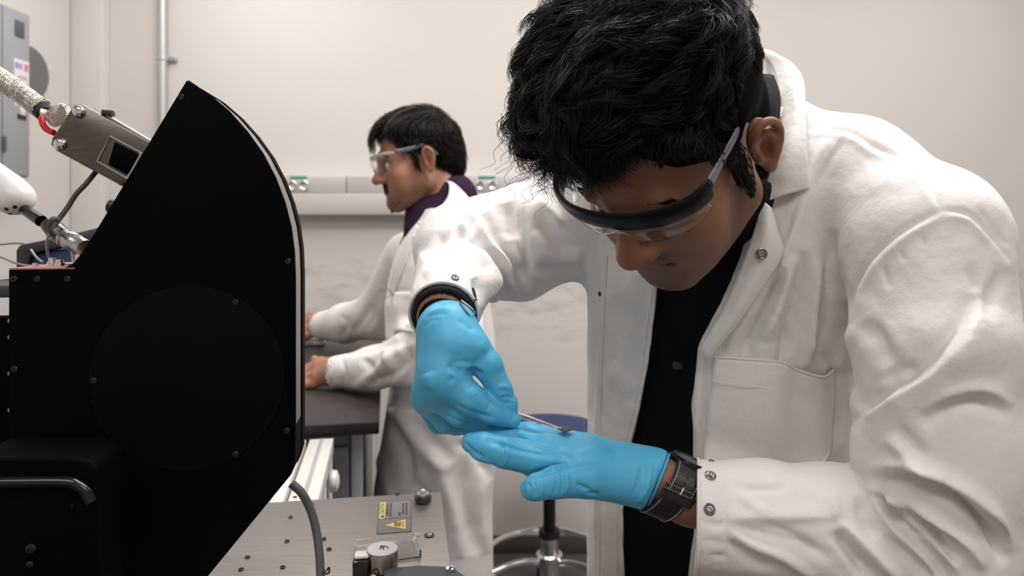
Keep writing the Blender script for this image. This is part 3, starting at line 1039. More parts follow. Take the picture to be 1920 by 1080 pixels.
# grey cable from the back of the black instrument down to the plate
cpts = [P(546, 906, 0.672), P(566, 925, 0.672), P(582, 955, 0.672), P(592, 990, 0.67), P(598, 1030, 0.665), P(601, 1075, 0.66), P(604, 1120, 0.65)]
cpts[-1][2] = H - PH + 0.006
t9 = thing('grey_cable', cpts[0], 'grey cable curving down from the black instrument over the steel plate', 'cable')
tube('sheath', crom(cpts, 8), 0.0042, M['cable_grey'], t9, 14)
tube('cable_clip', crom([P(606, 1075, .655), P(612, 1070, .66), P(617, 1064, .66), P(617, 1074, .66), P(611, 1076, .655)], 4), 0.0009, M['screw_dark'], t9, 6)

# ------------------------------------------------------------------ stainless detector module
EFm = Frame((*P(190, 270, 0.70)[:2], H), math.radians(9))
ep = lambda x, y: EFm.px(x, y, 0)
t = thing('steel_detector', (*EFm(0, 0, 0)[:2], P(190, 270, .7)[2]), 'tilted stainless steel detector box with braided cable and black window', 'detector')
pl = [ep(*p) for p in ((137, 198), (152, 194), (284, 268), (340, 300), (300, 392), (232, 351), (106, 283), (95, 271), (98, 258), (120, 226))]
win = [ep(*p) for p in ((207, 257), (262, 286), (238, 331), (185, 302))]
bm = bmesh.new()
bm_prism(bm, EFm, pl, 0.0, 0.036, 0.0012)
from_bm('housing', bm, M['brushed_dark'], t, angle=30)
wf = bmesh.new()
w2_ = [ep(*p) for p in ((207, 254), (268, 287), (240, 337), (181, 303))]
n4 = 4
bm = bmesh.new()
for i in range(4):
    a, b2, c2, d2 = w2_[i], w2_[(i + 1) % 4], win[(i + 1) % 4], win[i]
    bm_prism(bm, EFm, [a, b2, c2, d2], -0.0012, -0.0001, 0.0002, 1)
wfo = from_bm('window_frame', bm, M['steel'], t, angle=30)
bm = bmesh.new()
bm_prism(bm, EFm, [ep(*p) for p in ((217, 266), (262, 289), (240, 328), (205, 309))], -0.004, -0.0002, 0.0015)
from_bm('window_block', bm, M['black_ano'], t, angle=30)
for x, y in ((148, 209), (113, 270)):
    u, w = ep(x, y)
    lathe('dome_screw', EFm(u, -0.0003, w), -EFm.e[1], [(0.0062, 0), (0.0062, 0.001), (0.005, 0.0026), (0.0025, 0.0036), (0, 0.0038)], M['chrome'], t, 20)
u, w = ep(233, 344)
lathe('set_screw', EFm(u - 0.003, -0.0003, w), -EFm.e[1], [(0.0022, 0), (0.0022, 0.0008), (0, 0.0009)], M['dark_steel'], t, 12)
lipo = [EFm(*ep(x, y)[:1], 0.006, ep(x, y)[1] + 0.0008) for x, y in ((186, 213), (200, 219), (284, 268))]
tube('top_rail', crom(lipo, 6), 0.0018, M['steel'], t, 8)
u, w = ep(200, 216)
box('rail_clip', EFm, u - 0.006, u + 0.004, 0.001, 0.012, w + 0.0005, w + 0.006, M['dark_steel'], t, 0.001)
# braided cable
bp = np.array([P(-60, 108, .74), P(0, 147, .735), P(40, 176, .73), P(78, 204, .725)])
bc = crom(bp, 10)
br = tube('braided_sleeve', bc, 0.0098, M['braid'], t, 20)
bm = bmesh.new()
for s in (-1, 1):
    for k in range(7):
        ts = np.linspace(0, 1, 120)
        cpt = np.stack([np.interp(ts, np.linspace(0, 1, len(bc)), bc[:, j]) for j in range(3)], 1)
        tg = Vector(bc[-1] - bc[0]).normalized(); xa = tg.orthogonal().normalized(); ya = tg.cross(xa)
        an = s * ts * 26 + k * 2 * math.pi / 7
        path = cpt + np.outer(np.cos(an), np.array(xa)) * 0.0099 + np.outer(np.sin(an), np.array(ya)) * 0.0099
        bm_tube(bm, path, 0.00115, 4)
from_bm('braid', bm, M['braid'], br, angle=60)
a, b2 = P(74, 203, .725), P(84, 214, .722)
tube('black_sleeve', [a, b2], 0.0088, M['rubber'], t, 18)
bm = bmesh.new()
for k in range(26):
    an = k / 26 * 2 * math.pi
    s0 = P(82, 213, .72) + np.array([0, math.cos(an), math.sin(an)]) * 0.006
    s1 = P(99 + 6 * math.cos(an), 219 + 16 * math.sin(an * 1.0), .712 - 0.008 * math.cos(an))
    s2 = P(116 + 10 * math.cos(an), 214 + 17 * math.sin(an), .705 - 0.006 * math.cos(an))
    bm_tube(bm, crom([s0, s1, s2], 4), 0.0016, 5)
from_bm('wire_bundle', bm, M['braid'], t, angle=60)
lathe('cable_gland', P(112, 213, .712), P(125, 208, .71) - P(112, 213, .712), [(0, -0.004), (0.0085, -0.004), (0.0095, 0), (0.0095, 0.006), (0.008, 0.008), (0, 0.009)], M['braid'], t, 12)
tube('red_band', crom([P(78, 220, .712), P(80, 232, .708), P(88, 243, .706), P(101, 249, .705)], 6), 0.0032, M['red'], t, 10)

# grey lead from the detector, knotted round the black rod
lead = [P(189, 310, .722), P(176, 327, .715), P(160, 346, .71), P(143, 364, .705), P(126, 390, .70), P(106, 417, .69), P(93, 436, .682), P(88, 452, .684), P(89, 472, .69), P(95, 492, .70)]
t10 = thing('grey_lead', lead[0], 'thin dark grey lead hanging from the detector and tied round the black rod', 'cable')
tube('lead_sheath', crom(lead[:7], 8), 0.0026, M['case_grey'], t10, 10)
tube('knot', crom([P(108, 412, .675), P(100, 411, .668), P(93, 424, .668), P(99, 438, .672), P(108, 430, .685)], 6), 0.0027, M['case_grey'], t10, 10)
tube('bare_wire', crom(lead[6:], 8), 0.0013, M['wire'], t10, 8)
for w_, ps in enumerate(([P(-30, 455, .72), P(0, 458, .72), P(25, 456, .715), P(44, 457, .71)], [P(-30, 478, .70), P(0, 482, .70), P(25, 492, .70), P(52, 498, .70), P(80, 497, .69)], [P(114, 461, .69), P(126, 464, .69), P(135, 475, .685), P(136, 490, .68)], [P(58, 468, .73), P(68, 482, .72), P(80, 492, .71)])):
    tube('bare_wire', crom(ps, 6), 0.0011, M['wire'], t10, 8)

# white ball-ended probe with black rod and silver connector
t = thing('white_probe', P(25, 365, .72), 'white rounded probe head on a black rod plugged into the black instrument', 'probe')
fld = Field()
c1 = P(28, 371, .73); c2 = P(-12, 332, .745)
fld.add(ellipsoid(c1, (0.0192, 0.0192, 0.0185)), 0.01).add(cone(P(8, 352, .735), P(-60, 300, .76), 0.0185, 0.017), 0.012)
v, f = fld.mesh(c1 - 0.09, c1 + 0.07, 0.0018, 1)
hd = mk('probe_head', v, f, M['white_plastic'], t)
for x, y in ((28, 388), (12, 392), (19, 401)):
    bv = BVHTree.FromPolygons(v.tolist(), f.tolist())
    q = raycast(bv, x, y, 0.0)
    n = (q - c1) / np.linalg.norm(q - c1)
    lathe('hole', q - n * 0.001, n, [(0, 0.0014), (0.002, 0.0014), (0.0023, 0)], M['black'], hd, 10)
lathe('rod', P(46, 393, .725), P(96, 427, .70) - P(46, 393, .725), [(0, 0), (0.0056, 0), (0.006, 0.035), (0, 0.035)], M['gloss_black'], t, 16)
tube('rod_thick', [P(88, 421, .706), P(104, 432, .70), P(122, 447, .695)], [0.0065, 0.0095, 0.009], M['gloss_black'], t, 18)
ax = P(175, 474, .68) - P(120, 445, .695)
lathe('connector', P(120, 445, .695), ax, [(0, 0), (0.0085, 0), (0.0092, 0.001), (0.0092, 0.004), (0.0085, 0.0045), (0.0085, 0.008), (0.0095, 0.009), (0.0095, 0.018), (0.0088, 0.019), (0.0088, 0.032), (0, 0.032)], M['steel'], t, 24)

# blue instrument case with dark grey carrying frame behind
BFm = Frame((*P(120, 470, 0.86)[:2], H), math.radians(20))
qp = lambda x, y, v=0.0: BFm.px(x, y, v)
t = thing('blue_meter_case', (*BFm(0, 0.05, 0)[:2], qp(90, 505)[1]), 'blue bench meter with dark grey rounded frame behind the black instrument', 'meter')
bm = bmesh.new()
bm_prism(bm, BFm, [qp(*p) for p in ((48, 520), (48, 492), (64, 477), (110, 468), (215, 446), (215, 520))], 0.01, 0.1, 0.004)
from_bm('case_body', bm, M['blue_case'], t, angle=30)
bm = bmesh.new()
bm_prism(bm, BFm, [qp(*p) for p in ((30, 520), (30, 470), (36, 460), (48, 457), (110, 445), (230, 415), (230, 440), (112, 464), (66, 473), (52, 484), (50, 520))], 0.0, 0.12, 0.002)
from_bm('frame', bm, M['case_grey'], t, angle=30)
kn = tag(lathe('black_button', DF(*px(200, 388)[:1], 0.02, px(200, 388)[1]), -DF.e[0] + DF.e[2] * 0.3, [(0, 0), (0.006, 0), (0.006, 0.006), (0.005, 0.007), (0, 0.0072)], M['black'], None, 18), 'small black button on the sloping edge of the black instrument', 'button')

# ------------------------------------------------------------------ white aluminium frame behind the plate
RW = 0.40
AF = Frame((*P(632, 795, RW * F / 375)[:2], H - RW), math.atan(235 / F))
u0, v0 = AF.pz(590, 795, 0)
AF.o = AF.o - 0.022 * AF.e[1]
t = thing('equipment_stand', AF(-0.05, -0.3, -(H - RW)), 'white aluminium profile stand between the steel plate and the bench', 'stand')
wd = abs(u0)
for ua_, ub_ in ((-wd * 0.98, 0.0), (-wd * 2.1, -wd * 1.12)):
    r_ = box('rail', AF, ua_, ub_, -0.42, -0.068, -0.028, 0, M['white_alu'], t, 0.002)
    box('slot', AF, ua_ + wd * 0.42, ua_ + wd * 0.58, -0.419, -0.069, -0.0005, 0.0006, M['cabinet_edge'], r_, 0.0002)
for v_ in (-0.41, -0.22, -0.09):
    box('post', AF, -0.026, -0.002, v_, v_ + 0.02, -(H - RW) + 0.001, -0.0285, M['white_alu'], t, 0.002)
box('side_panel', AF, -0.012, -0.006, -0.41, -0.075, -0.32, -0.03, M['blue_grey'], t, 0.001)
for w_ in (-0.32, -0.85):
    box('crossbar', AF, -0.03, -0.002, -0.40, -0.08, w_ - 0.02, w_, M['white_alu'], t, 0.002)
    box('crossbar', AF, -wd * 2.1, -0.03, -0.09, -0.07, w_ - 0.02, w_, M['white_alu'], t, 0.002)
for v_ in (-0.41, -0.09):
    box('post', AF, -wd * 2.1, -wd * 2.1 + 0.02, v_, v_ + 0.02, -(H - RW) + 0.001, -0.0285, M['white_alu'], t, 0.002)
lathe('round_knob', AF(-0.002, -0.12, -0.062), AF.e[0], [(0, 0), (0.018, 0), (0.02, 0.004), (0.018, 0.012), (0.008, 0.016), (0, 0.0165)], M['white_plastic'], t, 24)
# ------------------------------------------------------------------ people: shared builders
def C(px, py, d, r):
    """joint at a pixel and distance with a radius given in pixels there"""
    q = P(px, py, d)
    return (*q, r * d / F)


class Pose:
    """places a head: loc() world -> head frame, wor() head frame -> world"""
    def __init__(s, R, T, sc=1.0):
        s.R, s.T, s.sc = np.asarray(R), np.asarray(T), sc

    def loc(s, p):
        return ((p - s.T) @ s.R) / s.sc

    def wor(s, q):
        return s.T + s.sc * (np.asarray(q, float) @ s.R.T)


def skin_material(name, base, lip=None):
    m = material(name, base, 0.46, spec=0.4, Subsurface_Weight=0.12, Subsurface_Scale=0.006)
    m.node_tree.nodes['Principled BSDF'].inputs['Subsurface Radius'].default_value = (1, 0.35, 0.2)
    N, L, b = nodes(m)
    at = N.new('ShaderNodeVertexColor'); at.layer_name = 'skin'
    L.new(at.outputs[0], b.inputs['Base Color'])
    tc = N.new('ShaderNodeTexCoord')
    nz = N.new('ShaderNodeTexNoise'); nz.inputs['Scale'].default_value = 900; nz.inputs['Detail'].default_value = 3
    L.new(tc.outputs['Object'], nz.inputs['Vector'])
    bp = N.new('ShaderNodeBump'); bp.inputs['Strength'].default_value = 0.25; bp.inputs['Distance'].default_value = 0.0006
    L.new(nz.outputs[0], bp.inputs['Height']); L.new(bp.outputs[0], b.inputs['Normal'])
    return m


def head_ops(fld, po, k=0.012, ears=(1, -1), jaw=0.0):
    """a head in its own frame: x to the person's left, y forward, z up, origin between the ears"""
    W_ = lambda f: (lambda p: f(po.loc(p)) * po.sc)
    A = lambda f, kk=k: fld.add(W_(f), kk)
    S = lambda f, kk=0.006: fld.sub(W_(f), kk)
    A(ellipsoid((0, -0.012, 0.040), (0.0755, 0.100, 0.088)), 0.02)
    A(ellipsoid((0, 0.040, -0.022), (0.061, 0.060, 0.080)), 0.03)
    for s in (1, -1):
        A(cone((s * 0.050, 0.004, -0.058), (s * 0.014, 0.080, -0.090), 0.020 + jaw, 0.017), 0.03)   # jaw
        A(ellipsoid((s * 0.041, 0.064, -0.022), (0.024, 0.024, 0.024)), 0.02)                       # cheekbone
        A(cone((s * 0.036, 0.066, -0.052), (s * 0.028, 0.074, -0.066), 0.020, 0.018), 0.02)           # cheek
    A(ellipsoid((0, 0.082, -0.088), (0.020, 0.016, 0.015)), 0.016)                                  # chin
    A(cone((-0.032, 0.084, 0.026), (0.032, 0.084, 0.026), 0.011, 0.011), 0.016)                     # brow
    A(cone((0, 0.092, 0.030), (0, 0.090, 0.02), 0.012, 0.010), 0.014)
    for s in (1, -1):
        S(ellipsoid((s * 0.032, 0.100, 0.006), (0.019, 0.016, 0.013)), 0.014)                        # eye sockets
        A(ellipsoid((s * 0.031, 0.076, 0.006), (0.0135, 0.0135, 0.0125)), 0.004)                     # lids
    A(cone((0, 0.093, 0.018), (0, 0.1155, -0.020), 0.0072, 0.0118), 0.010)                          # nose
    A(ellipsoid((0, 0.116, -0.0225), (0.0125, 0.0115, 0.0105)), 0.006)
    for s in (1, -1):
        A(ellipsoid((s * 0.0145, 0.102, -0.0255), (0.0085, 0.0125, 0.0085)), 0.006)                  # wings
        S(ellipsoid((s * 0.0072, 0.110, -0.0345), (0.0036, 0.0062, 0.004)), 0.003)                   # nostrils
    A(cone((-0.020, 0.084, -0.0535), (0.020, 0.084, -0.0535), 0.0085, 0.0085), 0.014)               # mouth bulk
    A(cone((-0.013, 0.0935, -0.0505), (0.013, 0.0935, -0.0505), 0.0052, 0.0052), 0.006)             # upper lip
    A(cone((-0.012, 0.0915, -0.0605), (0.012, 0.0915, -0.0605), 0.0060, 0.0060), 0.006)             # lower lip
    S(cone((-0.023, 0.095, -0.0555), (0.023, 0.095, -0.0555), 0.0026, 0.0026), 0.003)               # line of the mouth
    # ears: a disc, the rolled rim, the inner ridge, the lobe, the hollow
    for s in ears:
        ang = 0.34
        E = np.array([[math.cos(ang) * s, math.sin(ang), 0], [-math.sin(ang) * s, math.cos(ang), 0], [0, 0, 1.0]]).T  # columns: outward, forward, up
        o = np.array([s * 0.0765, -0.006, -0.002])
        def EF(f, o=o, E=E): return W_(lambda p: f((p - o) @ E / np.array([1, 0.82, 0.96])))
        fld.add(EF(ellipsoid((0.006, -0.006, 0.004), (0.0065, 0.0185, 0.029))), 0.006)
        rim = [(0.006, 0.006, 0.004), (0.011, 0.010, 0.017), (0.0145, 0.004, 0.029), (0.0165, -0.008, 0.032), (0.0175, -0.019, 0.024), (0.0165, -0.023, 0.010), (0.014, -0.019, -0.006), (0.0115, -0.011, -0.019)]
        rim = crom(rim, 3)
        for a, b in zip(rim[:-1], rim[1:]):
            fld.add(EF(cone(a, b, 0.0036, 0.0036)), 0.003)
        fld.add(EF(ellipsoid((0.009, -0.005, -0.0245), (0.0052, 0.0085, 0.0095))), 0.006)
        fld.sub(EF(ellipsoid((0.0155, -0.004, -0.001), (0.0085, 0.0085, 0.0125))), 0.004)
        anti = crom([(0.0135, -0.006, 0.021), (0.0135, -0.0135, 0.012), (0.0130, -0.0145, 0.0), (0.0115, -0.010, -0.012)], 3)
        for a, b in zip(anti[:-1], anti[1:]):
            fld.add(EF(cone(a, b, 0.0028, 0.0028)), 0.004)
        fld.add(EF(ellipsoid((0.0095, 0.0065, -0.006), (0.0042, 0.0042, 0.0062))), 0.004)             # tragus
    return fld


def paint_skin(o, v, po, tone, stubble=0.5, neck_tone=None, hair_mask=None):
    q = po.loc(v)
    tone = np.array(tone[:3])
    c = np.tile(tone, (len(v), 1))
    g = lambda p, r: np.exp(-(((q - np.array(p)) / np.array(r)) ** 2).sum(1))
    # warmer nose, ears and cheeks
    warm = np.clip(g((0, 0.115, -0.022), (0.02, 0.02, 0.018)) + 0.8 * (g((0.09, -0.015, 0), (0.02, 0.03, 0.04)) + g((-0.09, -0.015, 0), (0.02, 0.03, 0.04))), 0, 1)
    c = c * (1 - 0.55 * warm[:, None]) + 0.55 * warm[:, None] * tone * np.array([1.12, 0.80, 0.66])
    # beard shadow
    st = np.clip(g((0, 0.085, -0.085), (0.05, 0.035, 0.026)) + g((0, 0.1, -0.043), (0.024, 0.02, 0.0075)) * 1.3 + sum(g((s * 0.056, 0.02, -0.062), (0.025, 0.05, 0.03)) * 0.9 for s in (1, -1)), 0, 1) * stubble
    c = c * (1 - 0.72 * st[:, None]) + 0.72 * st[:, None] * np.array([0.028, 0.02, 0.017])
    lip = np.clip(g((0, 0.096, -0.0555), (0.02, 0.008, 0.008)) * 1.2, 0, 1)
    c = c * (1 - 0.6 * lip[:, None]) + 0.6 * lip[:, None] * tone * np.array([0.85, 0.5, 0.5])
    me = o.data
    a = me.color_attributes.new('skin', 'FLOAT_COLOR', 'POINT')
    a.data.foreach_set('color', np.hstack([c, np.ones((len(c), 1))]).astype(np.float32).ravel())


def strands(name, paths, rad, m, parent, sides=3):
    """hair: every strand a thin tapered tube; paths (N, K, 3), rad (K,)"""
    N_, K_, _ = paths.shape
    t = np.gradient(paths, axis=1)
    t /= np.linalg.norm(t, axis=2, keepdims=True) + 1e-12
    ref = RNG.normal(size=(N_, 1, 3))
    x = np.cross(t, ref); x /= np.linalg.norm(x, axis=2, keepdims=True) + 1e-12
    y = np.cross(t, x)
    an = np.arange(sides) * 2 * math.pi / sides
    ring = x[:, :, None, :] * np.cos(an)[None, None, :, None] + y[:, :, None, :] * np.sin(an)[None, None, :, None]
    rad = np.asarray(rad)
    rr = rad[None, :, None, None] if rad.ndim == 1 else rad[:, :, None, None]
    V = paths[:, :, None, :] + ring * rr
    idx = np.arange(N_ * K_ * sides).reshape(N_, K_, sides)
    a = idx[:, :-1]; b = idx[:, 1:]
    fc = np.stack([a, np.roll(a, -1, 2), np.roll(b, -1, 2), b], -1).reshape(-1, 4)
    return mk(name, V.reshape(-1, 3), fc, m, parent)


def hair_material(name, base, tip=None):
    m = material(name, base, 0.42, spec=0.32)
    return add_noise(m, (60, 60, 60), 2, tip or (0.02, 0.016, 0.013), 0.4, 0.75)


def glasses(parent, po, frame_m, lens_m, arm_m, bar_h=0.0075, bar_out=0.004, ear_x=0.079, label=None, deep=0.043, short=False):
    """safety glasses: brow bar, wrap-round lens, two temple arms"""
    W_ = po.wor; R = po.R
    prof = lambda a: (0.077 * math.sin(a), 0.058 + 0.060 * math.cos(a) ** 0.8 if abs(a) < 1.55 else 0.058)
    an = np.linspace(-1.42, 1.42, 41)
    brow = [(x, y, 0.036 - 0.004 * (abs(a) / 1.4) ** 2) for a in an for x, y in [prof(a)]]
    rootg = tube('safety_glasses', [W_(p) for p in brow], bar_h, frame_m, parent, 12, flat=bar_out / bar_h, up=R[:, 2])
    if label: rootg['label'] = label
    # lens sheet below the bar
    rows = []
    for j, s in enumerate(np.linspace(0, 1, 6)):
        row = []
        for a in np.linspace(-1.36, 1.36, 29):
            x, y = prof(a)
            nose = math.exp(-(a / 0.2) ** 2)
            drop = deep - 0.37 * deep * nose - 0.23 * deep * (abs(a) / 1.36) ** 4
            z = 0.0335 - s * drop
            row.append(W_((x * (1 - 0.04 * s), y - 0.006 * s * s + 0.002, z)))
        rows.append(row)
    loft('lens', rows, lens_m, rootg, 2, 2, 0.0018)
    rim = [r for r in rows[-1]]
    tube('lens_rim', crom(rim, 2), 0.0011, lens_m, rootg, 6)
    for s in (1, -1):
        pts = [(s * 0.0755, 0.066, 0.0335), (s * 0.0765, 0.045, 0.034), (s * (ear_x - 0.001), 0.015, 0.036), (s * ear_x, -0.004, 0.036), (s * (ear_x - 0.001), -0.022, 0.026), (s * (ear_x - 0.005), -0.034, 0.008)]
        if short: pts = pts[:3] + [(s * (ear_x - 0.003), 0.004, 0.0365)]
        am = tube('temple_arm', [W_(p) for p in crom(pts, 6)], np.interp(np.linspace(0, 1, 6 * (len(pts) - 1) + 1), [0, 0.3, 1], [0.0062, 0.0048, 0.0036]), arm_m, rootg, 10, flat=0.4, up=R[:, 2])
        lathe('hinge_screw', W_((s * 0.0795, 0.043, 0.034)), R[:, 0] * s, [(0, 0.0006), (0.0011, 0.0006), (0.0013, 0), (0.0013, -0.002)], M['black'], am, 10)
    return rootg


def snap(name, q, n, r, m, parent, stud=False):
    n = np.asarray(n) / np.linalg.norm(n)
    if stud:
        prof = [(r, -0.001), (r, 0.0006), (r * 0.86, 0.0012), (r * 0.6, 0.0006), (r * 0.42, 0.0008), (r * 0.4, 0.0022), (r * 0.25, 0.0028), (0, 0.0029)]
    else:
        prof = [(r, -0.001), (r, 0.0008), (r * 0.85, 0.0015), (r * 0.66, 0.0008), (r * 0.6, 0.0003), (r * 0.5, 0.0012), (r * 0.36, 0.0013), (r * 0.3, 0.0), (0, 0.0)]
    return lathe(name, q, n, prof, m, parent, 24)


M['coat'] = add_noise(material('white_cotton', srgb(233, 229, 226), 0.85, spec=0.2, Sheen_Weight=0.15), (1500, 1500, 1500), 2, bump=0.12, dist=0.0008)
add_noise(M['coat'], (55, 55, 55), 5, bump=0.3, dist=0.006)
M['coat_far'] = add_noise(material('white_cotton_far', srgb(228, 224, 222), 0.85, spec=0.2), (40, 40, 40), 5, bump=0.2, dist=0.008)
M['glove'] = add_noise(material('blue_nitrile', srgb(84, 180, 220), 0.46, spec=0.4, Subsurface_Weight=0.05, Subsurface_Scale=0.004), (260, 260, 260), 4, bump=0.10, dist=0.0012)
M['skin_near'] = skin_material('skin_near', (0.30, 0.145, 0.085))
M['skin_far'] = skin_material('skin_far', (0.4, 0.2, 0.125))
M['hair_near'] = hair_material('black_hair', (0.004, 0.0033, 0.003), (0.009, 0.007, 0.006))
M['hair_cap'] = material('hair_under', (0.004, 0.0035, 0.003), 0.9, spec=0.05)
M['hair_far'] = hair_material('black_hair_far', (0.008, 0.006, 0.005), (0.02, 0.015, 0.012))
M['shirt_black'] = add_noise(material('black_shirt', (0.0045, 0.0045, 0.0048), 0.8, spec=0.15), (900, 900, 900), 2, (0.008, 0.008, 0.0085), bump=0.2, dist=0.001)
M['cuff_black'] = material('black_cuff', (0.02, 0.02, 0.021), 0.75, spec=0.2)
M['shirt_purple'] = material('purple_shirt', srgb(48, 24, 50), 0.8, spec=0.2)
M['trouser'] = material('dark_trousers', (0.015, 0.016, 0.022), 0.85)
M['shoe'] = material('dark_shoe', (0.01, 0.009, 0.009), 0.4)
M['lens'] = material('clear_lens', (0.96, 0.96, 0.96), 0.04, 0, 0.6, Transmission_Weight=1.0, IOR=1.28)
M['arm_grey'] = material('grey_temple', srgb(112, 112, 114), 0.35)
M['arm_smoke'] = material('smoke_temple', srgb(84, 86, 92), 0.3)
M['clear_frame'] = material('clear_frame', srgb(205, 205, 205), 0.12, 0, 0.5, Transmission_Weight=0.6, IOR=1.4)
M['glass_black'] = material('black_brow_bar', (0.003, 0.003, 0.003), 0.34, spec=0.22)
M['leather'] = add_noise(material('black_leather', (0.012, 0.011, 0.010), 0.38, spec=0.5), (700, 700, 700), 3, bump=0.25, dist=0.001)
M['thread'] = material('white_thread', srgb(200, 195, 185), 0.7)
M['cord'] = add_noise(material('brown_cord', srgb(150, 112, 84), 0.7), (600, 600, 600), 2, srgb(105, 74, 54))
M['cord_dark'] = material('dark_cord', srgb(40, 32, 28), 0.7)
M['eye_white'] = material('eye', srgb(215, 205, 195), 0.15)
M['eye_dark'] = material('iris', (0.012, 0.008, 0.006), 0.1)
M['silver'] = material('snap_metal', (0.34, 0.33, 0.32), 0.34, 1.0)


def hand_field(fld, palm, fingers, k=0.006, kp=0.010):
    """palm: list of (a, b) cone pairs; fingers: chains of (x, y, z, r) rooted inside the palm"""
    for a, b in palm:
        fld.add(cone(a[:3], b[:3], a[3], b[3]), kp)
    for ch in fingers:
        g = Field()
        g.chain(ch, 0.003)
        fld.add(lambda p, g=g: g.ev(p), k)
    return fld


def legs(parent, hx, hy, yaw, hip_z, m_tr, m_sh, top):
    """trousers and shoes that carry the figure on the floor"""
    fr = Frame((hx, hy, 0), yaw)
    fl = Field()
    fl.add(ellipsoid(fr(0, 0, hip_z), (0.13, 0.095, 0.13)), 0.04)
    for s in (1, -1):
        a, b, c = fr(s * 0.085, 0, hip_z - 0.05), fr(s * 0.10, -0.02, 0.48), fr(s * 0.105, 0.01, 0.075)
        fl.add(cone(a, b, 0.074, 0.062), 0.03).add(cone(b, c, 0.062, 0.052), 0.02)
    lo = np.array([hx - 0.3, hy - 0.3, 0.015]); hi = np.array([hx + 0.3, hy + 0.3, top])
    v, f = fl.mesh(lo, hi, 0.011, 2)
    mk('trousers', v, f, m_tr, parent)
    for s in (1, -1):
        c = fr(s * 0.105, 0, 0)
        g = Field()
        g.add(cone(fr(s * 0.105, 0.03, 0.05), fr(s * 0.115, -0.14, 0.035), 0.045, 0.036), 0.02)
        g.add(cone(fr(s * 0.105, 0.02, 0.06), fr(s * 0.105, 0.02, 0.10), 0.045, 0.043), 0.02)
        v, f = g.mesh(c - [0.25, 0.25, 0.05], c + [0.25, 0.25, 0.16], 0.007, 1)
        v[:, 2] = np.maximum(v[:, 2], 0.001)
        mk('shoe', v, f, m_sh, parent)
# ------------------------------------------------------------------ far man, leaning on the bench
fR = rotation(math.radians(13), math.radians(71), math.radians(0))
fT = np.array([-0.2214, 1.63, H + 0.146])
far = thing('person', (-0.17, 1.64, 0), 'dark-haired man in clear safety glasses and open white lab coat, leaning on the bench', 'person')

fl = Field()
fP = Pose(fR, fT, 0.93)
head_ops(fl, fP)
fl.add(cone(fP.wor([0, -0.035, -0.05]), P(846, 392, 1.645), 0.052, 0.057), 0.02)
fl.add(cone(P(846, 392, 1.645), P(825, 470, 1.645), 0.06, 0.09), 0.03)
fl.add(cone(P(825, 470, 1.645), P(822, 800, 1.66), 0.09, 0.10), 0.03)
# near (left) arm and its hand flat on the bench
LW = C(632, 697, 1.575, 24)
fl.chain([C(862, 470, 1.52, 36), C(835, 640, 1.43, 32), C(645, 697, 1.57, 24), C(625, 698, 1.577, 24)], 0.015)
benchz = H - BH
hx = lambda px, py, d, r: (*P(px, py, d)[:2], max(P(px, py, d)[2], benchz + r * d / F), r * d / F)
hand_field(fl, [(C(628, 697, 1.578, 22), hx(600, 690, 1.60, 15)), (C(628, 700, 1.572, 20), hx(598, 706, 1.575, 14)), (C(626, 690, 1.585, 19), hx(602, 682, 1.62, 13))],
           [[hx(604, 682, 1.625, 13), hx(582, 690, 1.635, 10), hx(560, 698, 1.64, 8.5), hx(546, 702, 1.645, 7.5)],
            [hx(600, 690, 1.605, 13), hx(574, 700, 1.61, 10.5), hx(552, 706, 1.615, 9), hx(536, 710, 1.62, 7.5)],
            [hx(600, 700, 1.585, 12), hx(572, 713, 1.59, 10), hx(554, 719, 1.592, 8.5), hx(538, 722, 1.595, 7.5)],
            [hx(604, 710, 1.57, 11), hx(588, 719, 1.57, 9), hx(574, 723, 1.572, 8), hx(562, 725, 1.575, 7)],
            [hx(618, 690, 1.60, 14), hx(604, 684, 1.625, 11), hx(596, 679, 1.645, 9), hx(590, 674, 1.66, 8)]], 0.006, 0.012)
# far (right) arm, hand over the mouse
fl.chain([C(760, 470, 1.83, 30), C(715, 590, 1.93, 28), C(620, 611, 2.11, 17), C(604, 612, 2.13, 15)], 0.015)
hand_field(fl, [(C(606, 612, 2.13, 16), C(588, 604, 2.15, 14)), (C(606, 616, 2.12, 15), C(588, 618, 2.12, 13))],
           [[C(590, 600, 2.16, 11), C(572, 604, 2.17, 9), C(558, 616, 2.18, 8), C(548, 624, 2.18, 7)],
            [C(588, 606, 2.15, 11), C(568, 610, 2.155, 9.5), C(552, 622, 2.16, 8), C(542, 628, 2.16, 7)],
            [C(588, 614, 2.13, 11), C(570, 619, 2.13, 9.5), C(556, 626, 2.135, 8), C(547, 631, 2.135, 7)],
            [C(592, 622, 2.115, 9), C(578, 628, 2.11, 8), C(568, 632, 2.11, 7), C(560, 634, 2.11, 6.5)],
            [C(600, 604, 2.14, 11), C(590, 594, 2.17, 9), C(580, 594, 2.19, 8), C(570, 600, 2.195, 7.5)]], 0.005, 0.012)
v, f = fl.mesh((-0.85, 1.25, 0.78), (0.12, 2.32, 1.68), 0.0026, 1)
ob = mk('body', v, f, M['skin_far'], far)
paint_skin(ob, v, fP, (0.37, 0.175, 0.105), 1.0)
for s in (1, -1):
    e = fP.wor([s * 0.031, 0.0795, 0.006])
    lathe('eye', e, fR[:, 1], [(0, -0.012), (0.0085, -0.0085), (0.012, 0), (0.0085, 0.0085), (0.005, 0.011)], M['eye_white'], far, 16)
    lathe('iris', e + fR[:, 1] * 0.0108, fR[:, 1], [(0.0052, 0), (0.003, 0.0014), (0, 0.0018)], M['eye_dark'], far, 14)

